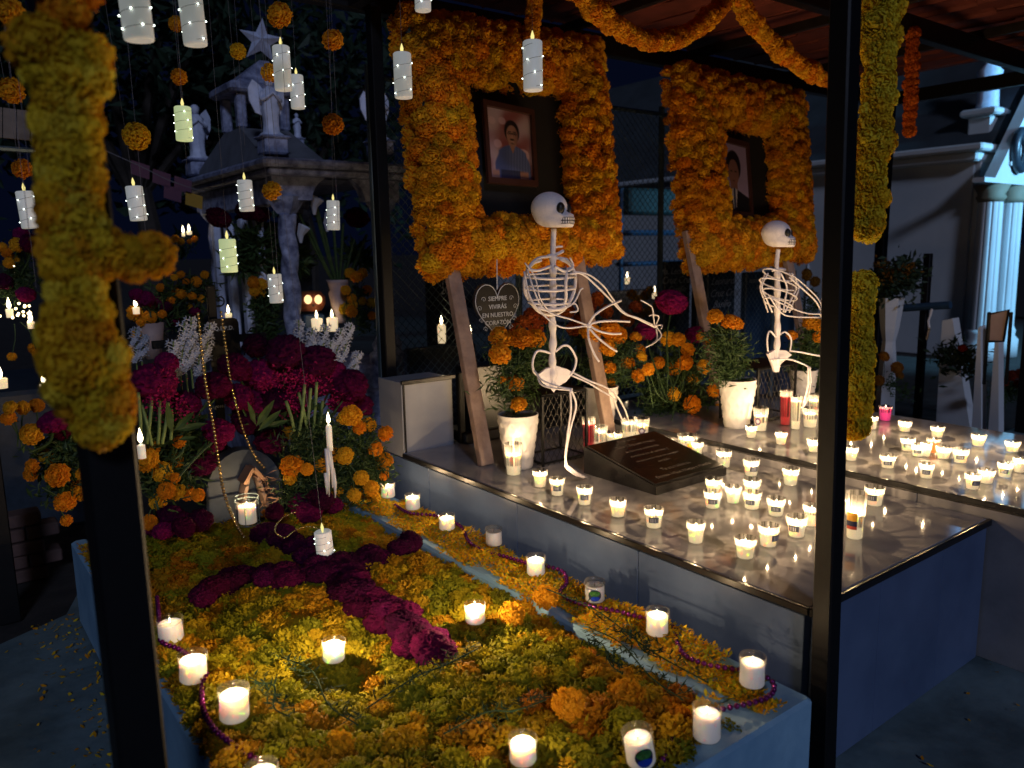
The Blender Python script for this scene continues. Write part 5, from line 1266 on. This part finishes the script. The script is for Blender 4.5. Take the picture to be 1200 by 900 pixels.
part('name_plate', MB().poly([(x, YX-.03, z) for x, z in xs_], .012, (0, 1, 0)), M['granite'], ic)
part('lettering', place(text_mb('Q.E.P.D.', .022, .0006), ((np0.x+np1.x)/2, YX-.034, np1.z-.045), (1, 0, 0), (0, 0, 1), (0, -1, 0)), M['letter'], ic)
part('lettering', place(text_mb('Agosto', .02, .0006, .3), ony(256, 478, YX-.04), (1, 0, 0), (0, 0, 1), (0, -1, 0)), M['letter'], ic)
for (x, y, sx, sy) in ((257, 352, 1, 1), (295, 388, 1, 1), (236, 380, -1, 1), (295, 415, 1, -1), (205, 412, -1, -1), (200, 390, -1, 1)):
    c_ = ony(x, y, YX); part('scroll', MB().tube([c_+Vector((sx*.030*(1-i/20)*math.cos(i*.42+3.1), 0, sy*.030*(1-i/20)*math.sin(i*.42+3.1))) for i in range(20)], .0028, 5), M['black_metal'], ic, smooth=True)

# ================================================================== KIOSK MAUSOLEUM
YK = 4.5
kz = ony(312, 186, YK).z; kc = ony(318, 200, YK); kx0 = ony(320, 190, YK).x; kx1 = ony(470, 195, YK).x
kd = 1.55
ks = thing('kiosk_mausoleum', 'veined marble kiosk mausoleum with twisted columns and a pyramid roof topped by a star', 'mausoleum', ((kx0+kx1)/2, YK+kd/2, 0))
part('plinth', wallbox(kx0+.0, kx1, YK+.05, YK+kd, 0, ony(335, 440, YK).z, .02), M['stone'], ks)
part('plinth', wallbox(kx0-.1, kx1+.1, YK-.1, YK+kd+.1, 0, ony(335, 470, YK).z, .02), M['stone'], ks)
part('eave', wallbox(kx0-.10, kx1+.1, YK-.12, YK+kd+.12, kz-.05, kz+.0, .015), M['stone'], ks)
part('eave', wallbox(kx0-.06, kx1+.06, YK-.08, YK+kd+.08, kz-.09, kz-.052, .01), M['stone'], ks)
zc0, zc1 = ony(335, 425, YK).z, kz-.30
rf = MB(); ap = Vector(((kx0+kx1)/2-.05, YK+kd/2, ony(320, 157, YK+kd/2).z)); kq = ony(384, 184, YK+.05).x; ap.x = (kx0+kq)/2+.02; q = [(kx0-.02, YK+.05, kz), (kq, YK+.05, kz), (kq, YK+kd-.05, kz), (kx0-.02, YK+kd-.05, kz)]
rf.add(q+[(ap.x-.16, ap.y-.16, ap.z), (ap.x+.16, ap.y-.16, ap.z), (ap.x+.16, ap.y+.16, ap.z), (ap.x-.16, ap.y+.16, ap.z)], [(0, 1, 5, 4), (1, 2, 6, 5), (2, 3, 7, 6), (3, 0, 4, 7), (4, 5, 6, 7), (3, 2, 1, 0)])
part('roof', rf, M['rooft'], ks)
# open cupola with columns, slab and star
lanc = ony(322, 150, YK+kd/2); zl0 = ap.z; zl1 = ony(322, 118, YK+kd/2).z
for sx in (-1, 1):
    for sy in (-1, 1): part('cupola_column', MB().bbox((ap.x+sx*.14, ap.y+sy*.14, (zl0+zl1)/2), (.06, .06, zl1-zl0), .01), M['stone'], ks)
part('cupola_slab', wallbox(ap.x-.22, ap.x+.22, ap.y-.22, ap.y+.22, zl1, zl1+.06, .015), M['stone'], ks)
zst = ony(306, 48, ap.y); zsb = ony(306, 72, ap.y).z
part('cupola_cap', MB().add([(ap.x-.17, ap.y-.17, zl1+.061), (ap.x+.17, ap.y-.17, zl1+.061), (ap.x+.17, ap.y+.17, zl1+.061), (ap.x-.17, ap.y+.17, zl1+.061), (zst.x-.03, ap.y-.03, zsb), (zst.x+.03, ap.y-.03, zsb), (zst.x+.03, ap.y+.03, zsb), (zst.x-.03, ap.y+.03, zsb)], [(0, 1, 5, 4), (1, 2, 6, 5), (2, 3, 7, 6), (3, 0, 4, 7), (4, 5, 6, 7)]), M['stone'], ks)
sr = 26*depth(zst)/F; sp_ = []
for i in range(10):
    an = math.pi/2+i*math.pi/5-.12; rr = sr if i % 2 == 0 else sr*.42; sp_.append(zst+Vector((rr*math.cos(an)*.95, -.3*rr*math.cos(an), rr*math.sin(an))))
star = MB(); n = 10; fr_ = zst+Vector((-.02, -.06, 0)); bk_ = zst+Vector((.02, .06, 0))
star.add(sp_+[fr_, bk_], [(i, (i+1) % n, 10) for i in range(n)]+[((i+1) % n, i, 11) for i in range(n)]); part('star', star, M['statue'], ks)
# columns
def twist(x, y, z0, z1, r_):
    b = MB(); prof = [(r_*.9, z0+(z1-z0)*j/60) for j in range(61)]
    b.lathe(prof, 18, (x, y, 0), fn=lambda r, z, a: r*(1+.17*math.sin(3*a+z*26)))
    return b
for (x, y) in ((kx0+.10, YK+.10), (kx1-.10, YK+.10), (kx0+.10, YK+kd-.10), (kx1-.1, YK+kd-.1)):
    part('column', twist(x, y, zc0+.10, zc1, .055), M['stone'], ks, smooth=True)
    part('capital', MB().lathe([(.055, zc1), (.08, zc1+.03), (.10, zc1+.06), (.12, zc1+.10)], 4, (x, y, 0)), M['stone'], ks)
    part('column_base', MB().lathe([(.12, zc0-.1), (.12, zc0-.02), (.09, zc0), (.10, zc0+.04), (.065, zc0+.10)], 18, (x, y, 0)), M['stone'], ks, smooth=True)
for y_ in (YK+.04, YK+kd-.1):       # arched lintels
    pts = [(kx0, y_, kz-.09), (kx0, y_, zc1+.08), (kx0+.2, y_, zc1+.08)]
    for i in range(13):
        an = math.pi*i/12; pts.append(((kx0+kx1)/2-((kx1-kx0)/2-.24)*math.cos(an), y_, zc1+.08+.15*math.sin(an)))
    pts += [(kx1-.2, y_, zc1+.08), (kx1, y_, zc1+.08), (kx1, y_, kz-.09)]
    part('arch', MB().poly(pts, .08, (0, 1, 0)), M['stone'], ks)
for i in range(4):
    x_ = kx0+.05; y_ = YK+.45+i*.28
    part('slat_column', MB().bbox((x_, y_, (zc0+zc1)/2), (.05, .08, zc1-zc0), .01), M['statue'], ks)
part('side_lintel', wallbox(kx0+.0, kx0+.08, YK+.13, YK+kd-.12, zc1+.05, kz-.092, .01), M['stone'], ks)
part('back_wall', wallbox(kx0+.3, kx1-.1, YK+kd-.32, YK+kd-.22, zc0-.1, kz-.3, .01), M['darkstone'], ks)
# angels
def angel(px, pyt, pyb, Y, label, wings=True, ped=None):
    top, bot = ony(px, pyt, Y), ony(px, pyb, Y); h = top.z-bot.z; t = thing('angel_statue', label, 'statue', bot, 'stone angels on the kiosk roof')
    def fnb(r, z, a): return r*(1+.10*math.sin(a*7+z*9))*(1 if abs(math.cos(a)) < .5 else 1.05)
    prof = [(.17, 0), (.19, .03), (.13, .07), (.12, .2), (.13, .35), (.15, .45), (.12, .56), (.14, .66), (.13, .75), (.07, .81), (.04, .84)]
    part('robe', MB().lathe([(r*h, z*h) for r, z in prof], 22, fn=fnb), M['statue'], t, world=False, smooth=True)
    part('head', MB().sphere((-.01*h, -.03*h, .90*h), .075*h, 14, 10, (1, 1, 1.15)), M['statue'], t, world=False, smooth=True)
    part('hair', MB().sphere((0, .012*h, .915*h), .082*h, 12, 8, (1.05, .95, 1.1)), M['statue'], t, world=False, smooth=True)
    for s in (-1, 1):
        part('arm', MB().tube(catmull([(s*.12*h, 0, .74*h), (s*.17*h, -.06*h, .60*h), (s*.06*h, -.16*h, .66*h), (0, -.16*h, .72*h)]), [.04*h*(1-.03*i) for i in range(19)], 9), M['statue'], t, world=False, smooth=True)
        if wings:
            pts = [(s*.03*h, .06*h, .55*h), (s*.10*h, .09*h, .35*h), (s*.22*h, .12*h, .40*h), (s*.31*h, .14*h, .60*h), (s*.32*h, .14*h, .80*h), (s*.24*h, .12*h, .95*h), (s*.14*h, .09*h, .86*h), (s*.05*h, .07*h, .76*h)]
            part('wing', MB().poly(pts, .035*h, (0, 1, 0)), M['statue'], t, world=False)
    part('pedestal', MB().bbox((0, 0, -.16*h), (.42*h, .42*h, .30*h), .01), M['stone'], t, world=False); part('pedestal_cap', MB().bbox((0, 0, -.025*h), (.52*h, .52*h, .048*h), .008), M['stone'], t, world=False)
    return t
angel(319, 90, 160, YK+.12, 'praying angel with wings at the front corner of the kiosk roof')
angel(233, 123, 187, YK+kd-.1, 'smaller praying angel on the far left corner of the kiosk roof')
angel(349, 133, 162, YK+kd+.1, 'small angel figure behind the roof cupola', False)
angel(445, 104, 165, YK+.15, 'angel with a white wing partly hidden by the middle black post')
# lantern, urn, lilies inside
lc = ony(364, 352, 4.9); ln = thing('carved_lantern', 'glowing carved face lantern with two round lit eyes inside the kiosk', 'lantern', lc-Vector((0, 0, .1)))
s_ = depth(lc)/F
lt = MB(); lt.lathe([(.001, -13*s_), (12*s_, -12*s_), (17*s_, -4*s_), (17*s_, 4*s_), (12*s_, 10*s_), (5*s_, 11*s_), (.001, 9*s_)], 28, lc, fn=lambda r, z, a: r*(1+.05*math.cos(a*8)))
part('shell', lt, M['terracotta'], ln, smooth=True)
for x in (361, 373):
    e_ = ony(x, 351, 4.9-.105); part('eye', MB().sphere(e_, 5*s_, 14, 8, (.95, .25, 1.05)), M['eye_glow'], ln, smooth=True)
part('nose', MB().sphere(ony(367, 358, 4.9-.115), 1.6*s_, 8, 6, (1, .4, 1)), M['ink'], ln)
part('stand', MB().bbox(lc-Vector((0, 0, 26*s_)), (26*s_, 18*s_, 20*s_), .01), M['bluemetal'], ln)
lamp(ln, .1, .10, (1, .5, .2))
uc = ony(399, 378, 4.75); s_ = depth(uc)/F
ut = thing('clay_urn', 'pink clay urn holding long green stems and lilies inside the kiosk', 'urn', uc)
part('urn', MB().lathe([(6*s_, 0), (7*s_, 4*s_), (5*s_, 7*s_), (9*s_, 18*s_), (12*s_, 34*s_), (10*s_, 38*s_), (12*s_, 46*s_), (14*s_, 50*s_), (11*s_, 49*s_), (8*s_, 40*s_)], 22), M['urn'], ut, world=False, smooth=True)
b = MB(); lil = MB()
for (x, y) in ((350, 250), (362, 265), (372, 245), (380, 270), (402, 262), (415, 280), (430, 275), (368, 240), (390, 255), (420, 300)):
    e_ = ony(x, y, 4.7); b.tube(catmull([uc+Vector((0, 0, .2)), (uc+e_)/2+Vector((0, 0, .08)), e_]), .009, 6)
for (x, y) in ((383, 262), (352, 275), (368, 242)):
    e_ = ony(x, y, 4.65); lil.tube([e_-Vector((0, 0, .05)), e_, e_+Vector((.02, -.02, .05))], [.008, .022, .04], 8, False)
part('stem', b, M['leaf'], ut, kind='stuff'); part('lily', lil, M['white_petal'], ut)
clump('far_marigolds', 'yellow marigolds beside the pink urn in the kiosk', 4.65, [(405, 340, 6), (412, 350, 6), (404, 362, 7), (412, 365, 7), (425, 353, 5), (435, 355, 6), (436, 370, 5), (414, 357, 5), (430, 340, 6), (418, 325, 7), (410, 320, 6), (425, 320, 6)], fol=[(420, 345), (415, 360), (430, 370), (425, 380)], nleaf=700, mcol=YELLOW+ORANGE)
clump('far_marigolds', 'marigold pair left of the twisted column with dark leaves', 4.8, [(297, 331, 7), (306, 333, 7), (303, 343, 8), (298, 341, 6)], fol=[(310, 370), (305, 360), (315, 385), (318, 350), (310, 395)], nleaf=900, mcol=ORANGE, ln=.06, wd=.008)
clump('far_cockscombs', 'dark cockscomb and lily stems hanging inside the kiosk', 4.9, [], [(256, 255, 14), (418, 255, 16), (290, 245, 14), (305, 250, 12), (340, 265, 10)], [(290, 290), (300, 300), (345, 310), (420, 300), (285, 310), (300, 280)], nleaf=900, ln=.12, wd=.01, stems=False, ccol=[(.10, .004, .03)])
# left middle background
clump('far_flowers', 'mixed orange and magenta flowers behind the left garland branch', 3.9, [(188, 337, 5), (213, 345, 6), (206, 342, 5), (225, 347, 5), (200, 352, 5), (222, 360, 5), (190, 368, 5), (175, 372, 8), (158, 367, 9), (165, 378, 5), (230, 330, 6), (212, 322, 5), (204, 325, 4), (218, 330, 4), (240, 322, 5), (160, 392, 6), (168, 385, 5), (235, 350, 5)],
 [(170, 350, 10), (182, 355, 10), (195, 360, 8), (160, 345, 8), (205, 375, 8), (228, 365, 7)], [(190, 350), (200, 360), (215, 340), (225, 370), (180, 380), (240, 340)], nleaf=900, ln=.05, wd=.005)
clump('far_flowers', 'orange and purple flowers at the left edge beside the garland', 4.2, [(20, 287, 8), (8, 296, 6), (15, 305, 7), (10, 308, 6), (2, 290, 6), (40, 408, 7), (44, 414, 6), (14, 418, 5), (30, 282, 5)], [(35, 285, 12), (25, 275, 9), (5, 330, 10), (30, 345, 10)], [(20, 320), (10, 340), (30, 330), (25, 300)], nleaf=700)
clump('far_flowers', 'far orange flowers glowing around bright candles beyond the kiosk', 6, [(205, 280, 5), (212, 283, 4), (228, 280, 4), (222, 283, 3)], fol=[(215, 290)], nleaf=100)
up_ = ony(180, 420, 3.9); s_ = depth(up_)/F; ut = thing('clay_vase', 'pale clay vase under the mixed flowers right of the left post', 'vase', up_)
part('vase', MB().lathe([(8*s_, 0), (12*s_, 20*s_), (15*s_, 42*s_), (13*s_, 41*s_), (9*s_, 20*s_)], 20), M['urn'], ut, world=False, smooth=True)
fl_ = thing('fairy_light_heap', 'heap of warm fairy lights glowing at the left edge behind the garland', 'lights', ony(15, 368, 4.1))
b = MB()
for i in range(18): b.sphere(ony(rnd.uniform(-12, 40), 366+rnd.gauss(0, 5)+.25*max(0, i-20), 4.1+rnd.uniform(-.1, .1)), .0055, 6, 4)
part('bulb', b, M['dot_warm'], fl_, kind='stuff')
bl = thing('stone_ledge', 'low grey stone grave block at the far left behind drooping marigolds', 'grave', ony(30, 520, 3.9)); a = ony(10, 460, 4.3); b_ = ony(110, 460, 4.3)
part('block', wallbox(a.x-.5, b_.x, 4.3, 5.2, 0, a.z, .02), M['darkstone'], bl)
for i in range(5):
    for j in range(4):
        pp = onz(12+i*11+(j % 2)*5, 745-j*0-60, 0)
bs = thing('brick_edging', 'dim stacked bricks on the ground left of the blue grave', 'bricks', (-.1, 3.55, 0))
for r_ in range(5):
    for i in range(6):
        part('brick', MB().bbox((-.35+i*.125+(r_ % 2)*.06, 3.7+rnd.uniform(-.01, .01), .03+r_*.058), (.118, .10, .052), .005), M['brick'], bs)
# awning and papel picado
aw = thing('far_awning', 'tan striped awning edge at the upper left behind the garland', 'awning', ony(20, 150, 4.5))
a0, a1 = ony(-30, 122, 4.5), ony(52, 132, 4.5); b0, b1 = ony(-30, 158, 4.3), ony(52, 166, 4.3)
for i in range(5):
    u0, u1 = i/5, (i+1)/5-.015
    part('panel', MB().poly([a0.lerp(a1, u0), a0.lerp(a1, u1), b0.lerp(b1, u1), b0.lerp(b1, u0)], .02, (0, 1, 0)), M['awning'], aw)
part('pole', MB().tube([ony(-30, 172, 4.3), ony(60, 178, 4.3)], .012, 6), M['fence'], aw)
pp = thing('paper_bunting', 'string of small pink and yellow paper pennants left of the kiosk eave', 'bunting', ony(200, 210, 5.2))
part('string', MB().tube(catmull([ony(x, y, 5.2) for x, y in ((120, 175), (165, 195), (200, 212), (240, 225))]), .003, 4), M['thread'], pp)
for i, (x, y, m_) in enumerate(((165, 194, 'paper_pink'), (190, 204, 'paper_pink'), (203, 222, 'paper_pink'), (228, 230, 'paper_yellow'), (215, 212, 'paper_pink'))):
    c_ = ony(x, y, 5.2); part('pennant', MB().poly([c_+Vector((-.05, 0, .03)), c_+Vector((.05, 0, 0)), c_+Vector((.04, 0, -.08)), c_+Vector((-.06, 0, -.05))], .002, (0, 1, 0)), M[m_], pp)
# dark trees behind the kiosk and the chapel
def tree(label, x, y, h, r_, n=2600, group='dark trees behind the graves'):
    t = thing('tree', label, 'tree', (x, y, 0), group)
    tr = MB(); tr.tube([(0, 0, 0), (.1, 0, h*.35), (0, .1, h*.6)], [.16, .12, .07], 9)
    tips = []
    for i in range(9):
        a = i*.7; e = Vector((math.cos(a)*r_*.6, math.sin(a)*r_*.6, h*(.6+.035*i))); tr.tube([(0, .05, h*.45), e*.5+Vector((0, 0, h*.3)), e], [.06, .04, .015], 6); tips.append(e)
    part('trunk', tr, M['bark'], t, world=False)
    part('crown', leaves_mb([e+jit(r_*.25) for e in tips for _ in range(6)], n, .22, .05, r_*.22), M['leafdark'], t, world=False, kind='stuff')
tree('dark leafy tree behind the left side of the kiosk', ony(150, 100, 9).x, 9, 4.2, 1.7)
tree('dark leafy tree beyond the wire fence', 4.4, 10.5, 4.2, 2.0)
tree('dark tree at the right edge behind the chapel columns', 15.0, 4.9, 4.5, 2.0)

# ================================================================== CHAPEL AT THE RIGHT
XC = 9.5
cc_ = onx(1139, 320, XC); YC = cc_.y; ez = onx(1090, 184, XC).z
ch = thing('chapel', 'white painted chapel with fluted corner columns lit by cold blue light at the right', 'chapel', (XC+1.5, YC+3, 0))
part('wall', wallbox(XC, XC+.25, YC+.06, YC+9, 0, ez-.02, .01), M['chapel'], ch)
part('cornice', wallbox(XC-.14, XC+.3, YC-.02, YC+9.1, ez-.10, ez+.0, .02), M['chapel'], ch)
part('cornice', wallbox(XC-.22, XC+.3, YC-.1, YC+9.1, ez+.001, ez+.08, .02), M['chapel'], ch)
part('front_wall', wallbox(XC+.02, ony(1191, 300, YC).x, YC, YC+.06, 0, ez+.1, .01), M['chapel'], ch)
ce = onx(1145, 214, XC).z
part('porch_wall', wallbox(XC+.3, XC+4, YC+1.6, YC+1.7, 0, ez+.1, .01), M['chapel_roof'], ch)
for i in range(2):
    x_ = ony((1156, 1179)[i], 300, YC-.14).x; cb = MB(); cb.lathe([(.135, .35), (.12, ce-.22)], 48, (x_, YC-.14, 0), fn=lambda r, z, a: r*(1-.07*(math.cos(12*a) > .2)))
    part('column', cb, M['chapel'], ch)
    part('capital', MB().lathe([(.12, ce-.22), (.15, ce-.17), (.13, ce-.14), (.18, ce-.04)], 20, (x_, YC-.14, 0)), M['chapel_gold'], ch, smooth=True)
    part('column_base', MB().lathe([(.19, 0), (.19, .2), (.15, .25), (.16, .3), (.135, .35)], 20, (x_, YC-.14, 0)), M['chapel'], ch, smooth=True)
G0, G1 = ony(1166, 214, YC-.26), ony(1200, 136, YC-.26); sl1 = (G1.z-G0.z)/(G1.x-G0.x)
part('gable', MB().poly([(G0.x-.25, YC-.26, ce-.03), (XC+4.4, YC-.26, ce-.03), (G0.x+2.4, YC-.26, ce+2.4*sl1*.9), (G0.x, YC-.26, ce+.02), (G0.x-.25, YC-.26, ce+.02)], .12, (0, 1, 0)), M['chapel'], ch)
part('gable_moulding', MB().poly([(G0.x+.30, YC-.265, ce+.16), (XC+4, YC-.265, ce+.16), (XC+4, YC-.265, ce+.20), (G0.x+.30, YC-.265, ce+.20)], .02, (0, -1, 0)), M['chapel'], ch)
wr = onx(1197, 176, XC+.75)
wrc = ony(1197, 176, YC-.30); part('wreath', MB().tube([wrc+Vector((.16*math.cos(a*.35), 0, .20*math.sin(a*.35))) for a in range(19)], .05, 8), M['darkstone'], ch, smooth=True)
part('roof', MB().add([(XC+.2, YC-.0, ez+.08), (XC+4.4, YC-.3, ez+.08), (XC+4.4, YC+9, ez+.08), (XC+.2, YC+9, ez+.08), (XC+2.2, YC-.0, ez+2.2), (XC+2.2, YC+9, ez+2.2)], [(0, 4, 5, 3), (1, 2, 5, 4), (0, 1, 4), (2, 3, 5)]), M['chapel_roof'], ch)
PX = XC+.35; ya, yb = onx(1159, 180, PX).y, onx(1131, 180, PX).y; zt_ = onx(1145, 128, PX).z; PX1 = ony(1174, 180, ya).x
part('roof_pedestal', wallbox(PX, PX1, ya, yb, ez+.05, zt_-.08, .02), M['chapel'], ch)
part('pedestal_cap', wallbox(PX-.07, PX1+.07, ya-.07, yb+.07, zt_-.079, zt_, .02), M['chapel'], ch)
fg = thing('roof_figure', 'small pale stone figure on the chapel roof pedestal under the canopy beam', 'statue', ((PX+PX1)/2, (ya+yb)/2, zt_))
part('body', MB().lathe([(.13, 0), (.11, .08), (.10, .3), (.13, .42), (.06, .5), (.07, .56), (.05, .64), (.001, .67)], 14, fn=lambda r, z, a: r*(1+.1*math.sin(5*a))), M['statue'], fg, world=False, smooth=True)
# things before the chapel
YV = 4.0
vz = thing('white_vase', 'pale stone pedestal vase with dark flowers before the chapel wall', 'vase', ony(1045, 420, 3.4))
b0_ = onx(1042, 395, 5.6); s_ = depth(b0_)/F
part('vase', MB().lathe([(11*s_, -b0_.z), (9*s_, -25*s_), (7*s_, -5*s_), (10*s_, 10*s_), (14*s_, 46*s_), (11*s_, 44*s_)], 6, b0_), M['chapel'], vz)
part('foliage', leaves_mb([onx(x, y, 5.6) for x, y in ((1050, 315), (1058, 322), (1045, 330), (1062, 330), (1040, 338), (1066, 318), (1030, 345))], 900, .06, .014, .05), M['leafdark'], vz, kind='stuff')
part('flower_heads', leaves_mb([onx(x, y, 5.55) for x, y in ((1052, 318), (1065, 315), (1046, 325), (1034, 313))], 260, .03, .010, .025), M['petal'], vz, kind='stuff').color = (.22, .10, .012, 1)
wc = thing('grave_cross', 'dark iron cross with a pale blue crossbar before the chapel wall', 'cross', onx(1087, 430, 6))
u0, u1 = onx(1088, 297, 6), onx(1084, 440, 6)
part('upright', MB().bbox((6, u0.y, u0.z/2), (.05, .05, u0.z), .004), M['black_metal'], wc)
c0, c1 = onx(1056, 361, 6), onx(1117, 357, 6); part('crossbar', MB().tube([(5.96, c0.y, c0.z), (5.96, c1.y, c1.z)], .028, 8), M['bluemetal'], wc)
part('bead_drape', MB().tube([onx(x, y, 5.9) for x, y in ((1092, 362), (1090, 370), (1088, 376), (1089, 385), (1086, 398))], .008, 6), M['bone_light'], wc)
ps = thing('pale_gravestone', 'pale tapered gravestone with a red rose at its foot before the chapel', 'headstone', onx(1120, 440, 5.8))
Q = [onx(x, y, 5.8) for x, y in ((1102, 425), (1104, 376), (1116, 373), (1144, 425))]; Q = [Vector((5.8, p.y, p.z)) for p in Q]; Q[0].z = Q[3].z = 0
part('slab', MB().poly(Q, .1, (1, 0, 0)), M['chapel'], ps)
part('foliage', leaves_mb([onx(x, y, 5.65) for x, y in ((1110, 415), (1120, 418), (1130, 422), (1115, 425), (1138, 425))], 500, .06, .01, .05), M['leafdark'], ps, kind='stuff')
inst('rose', CB[0], ps, onx(1128, 408, 5.6), None, .03, (.35, .02, .01))
sg = thing('easel_sign', 'small dark framed sign leaning on a stand by the chapel column', 'sign', onx(1170, 420, 5.2))
Q = [onx(x, y, 5.2) for x, y in ((1158, 400), (1160, 368), (1182, 363), (1176, 400))]
part('board', MB().poly(Q, .02, (1, 0, 0)), M['urn'], sg)
part('rim', MB().tube(Q+Q[:1], .008, 6), M['black_metal'], sg)
for x in (1159, 1185): part('leg', MB().tube([onx(x, 366, 5.21), onx(x-6, 450, 5.3)], .01, 6), M['black_metal'], sg)
for (x0, y0, x1, y1, m_, lab) in ((1145, 385, 1158, 425, 'chapel', 'narrow pale gravestone left of the easel sign'), (1166, 380, 1180, 412, 'chapel', 'bright pale pointed stone behind the easel sign legs')):
    t = thing('small_gravestone', lab, 'headstone', onx(x0, y1, 5.5)); Q = [onx(x0, y1, 5.5), onx(x0+1, y0, 5.5), onx(x0+4, y0-3, 5.5), onx(x1, y1, 5.5)]; Q = [Vector((5.5, p.y, max(0, p.z))) for p in Q]; Q[0].z = Q[3].z = 0
    part('slab', MB().poly(Q, .08, (1, 0, 0)), M[m_], t)
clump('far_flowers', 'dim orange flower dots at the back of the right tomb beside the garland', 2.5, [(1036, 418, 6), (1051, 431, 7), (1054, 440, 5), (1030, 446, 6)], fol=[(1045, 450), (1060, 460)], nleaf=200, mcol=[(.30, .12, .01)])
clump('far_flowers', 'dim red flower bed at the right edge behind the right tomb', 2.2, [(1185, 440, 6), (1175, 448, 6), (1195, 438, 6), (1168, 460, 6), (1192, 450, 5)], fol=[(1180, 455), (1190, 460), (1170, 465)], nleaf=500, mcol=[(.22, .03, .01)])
# small white cross between post and frame 2
sc_ = thing('white_cross', 'small pale blue stone cross on a tall pyramid between frame and post', 'cross', ony(955, 330, 6)); p = ony(955, 260, 6)
part('upright', MB().bbox((p.x, 6, p.z), (.035, .03, .16), .004), M['chapel'], sc_); part('crossbar', MB().bbox((p.x, 6, p.z+.025), (.10, .025, .03), .004), M['chapel'], sc_)
part('spire', MB().lathe([(.13, -p.z), (.13, -.6), (.03, -.08)], 4, p), M['chapel'], sc_)
gb = thing('pale_tomb_gable', 'pale grey tomb gable wall between the right flower frame and black post', 'tomb', ony(960, 260, 8.5))
Q = [ony(x, y, 8.5) for x, y in ((940, 260), (940, 203), (976, 196), (976, 222), (952, 262))]
part('wall', MB().poly(Q, .3, (0, 1, 0)), M['chapel'], gb)
# cold floodlight on a pole, added out of view to brighten the chapel front
fp = Vector((9.9, YC-4.2, 0)); ft = thing('added_floodlight_pole', 'added unseen floodlight on a pole that brightens the chapel front', 'lamp', fp)
part('pole', MB().tube([fp, fp+Vector((0, 0, 3.0))], .04, 10), M['black_metal'], ft); part('lamp_head', MB().bbox(fp+Vector((0, -.04, 3.06)), (.3, .12, .2), .01), M['black_metal'], ft)
sl_ = bpy.data.lights.new('floodlight', 'SPOT'); sl_.energy = 1500; sl_.color = (.22, .62, 1.0); sl_.spot_size = R(70); sl_.spot_blend = .5; sl_.shadow_soft_size = .08  # added spot that brightens the chapel front
s2 = bpy.data.objects.new('floodlight', sl_); C.objects.link(s2); s2.parent = ft; s2.location = (0, .06, 3.05)
s2.rotation_euler = (Vector((XC+.9, YC, 1.6))-(fp+Vector((0, .06, 3.05)))).to_track_quat('-Z', 'Y').to_euler()
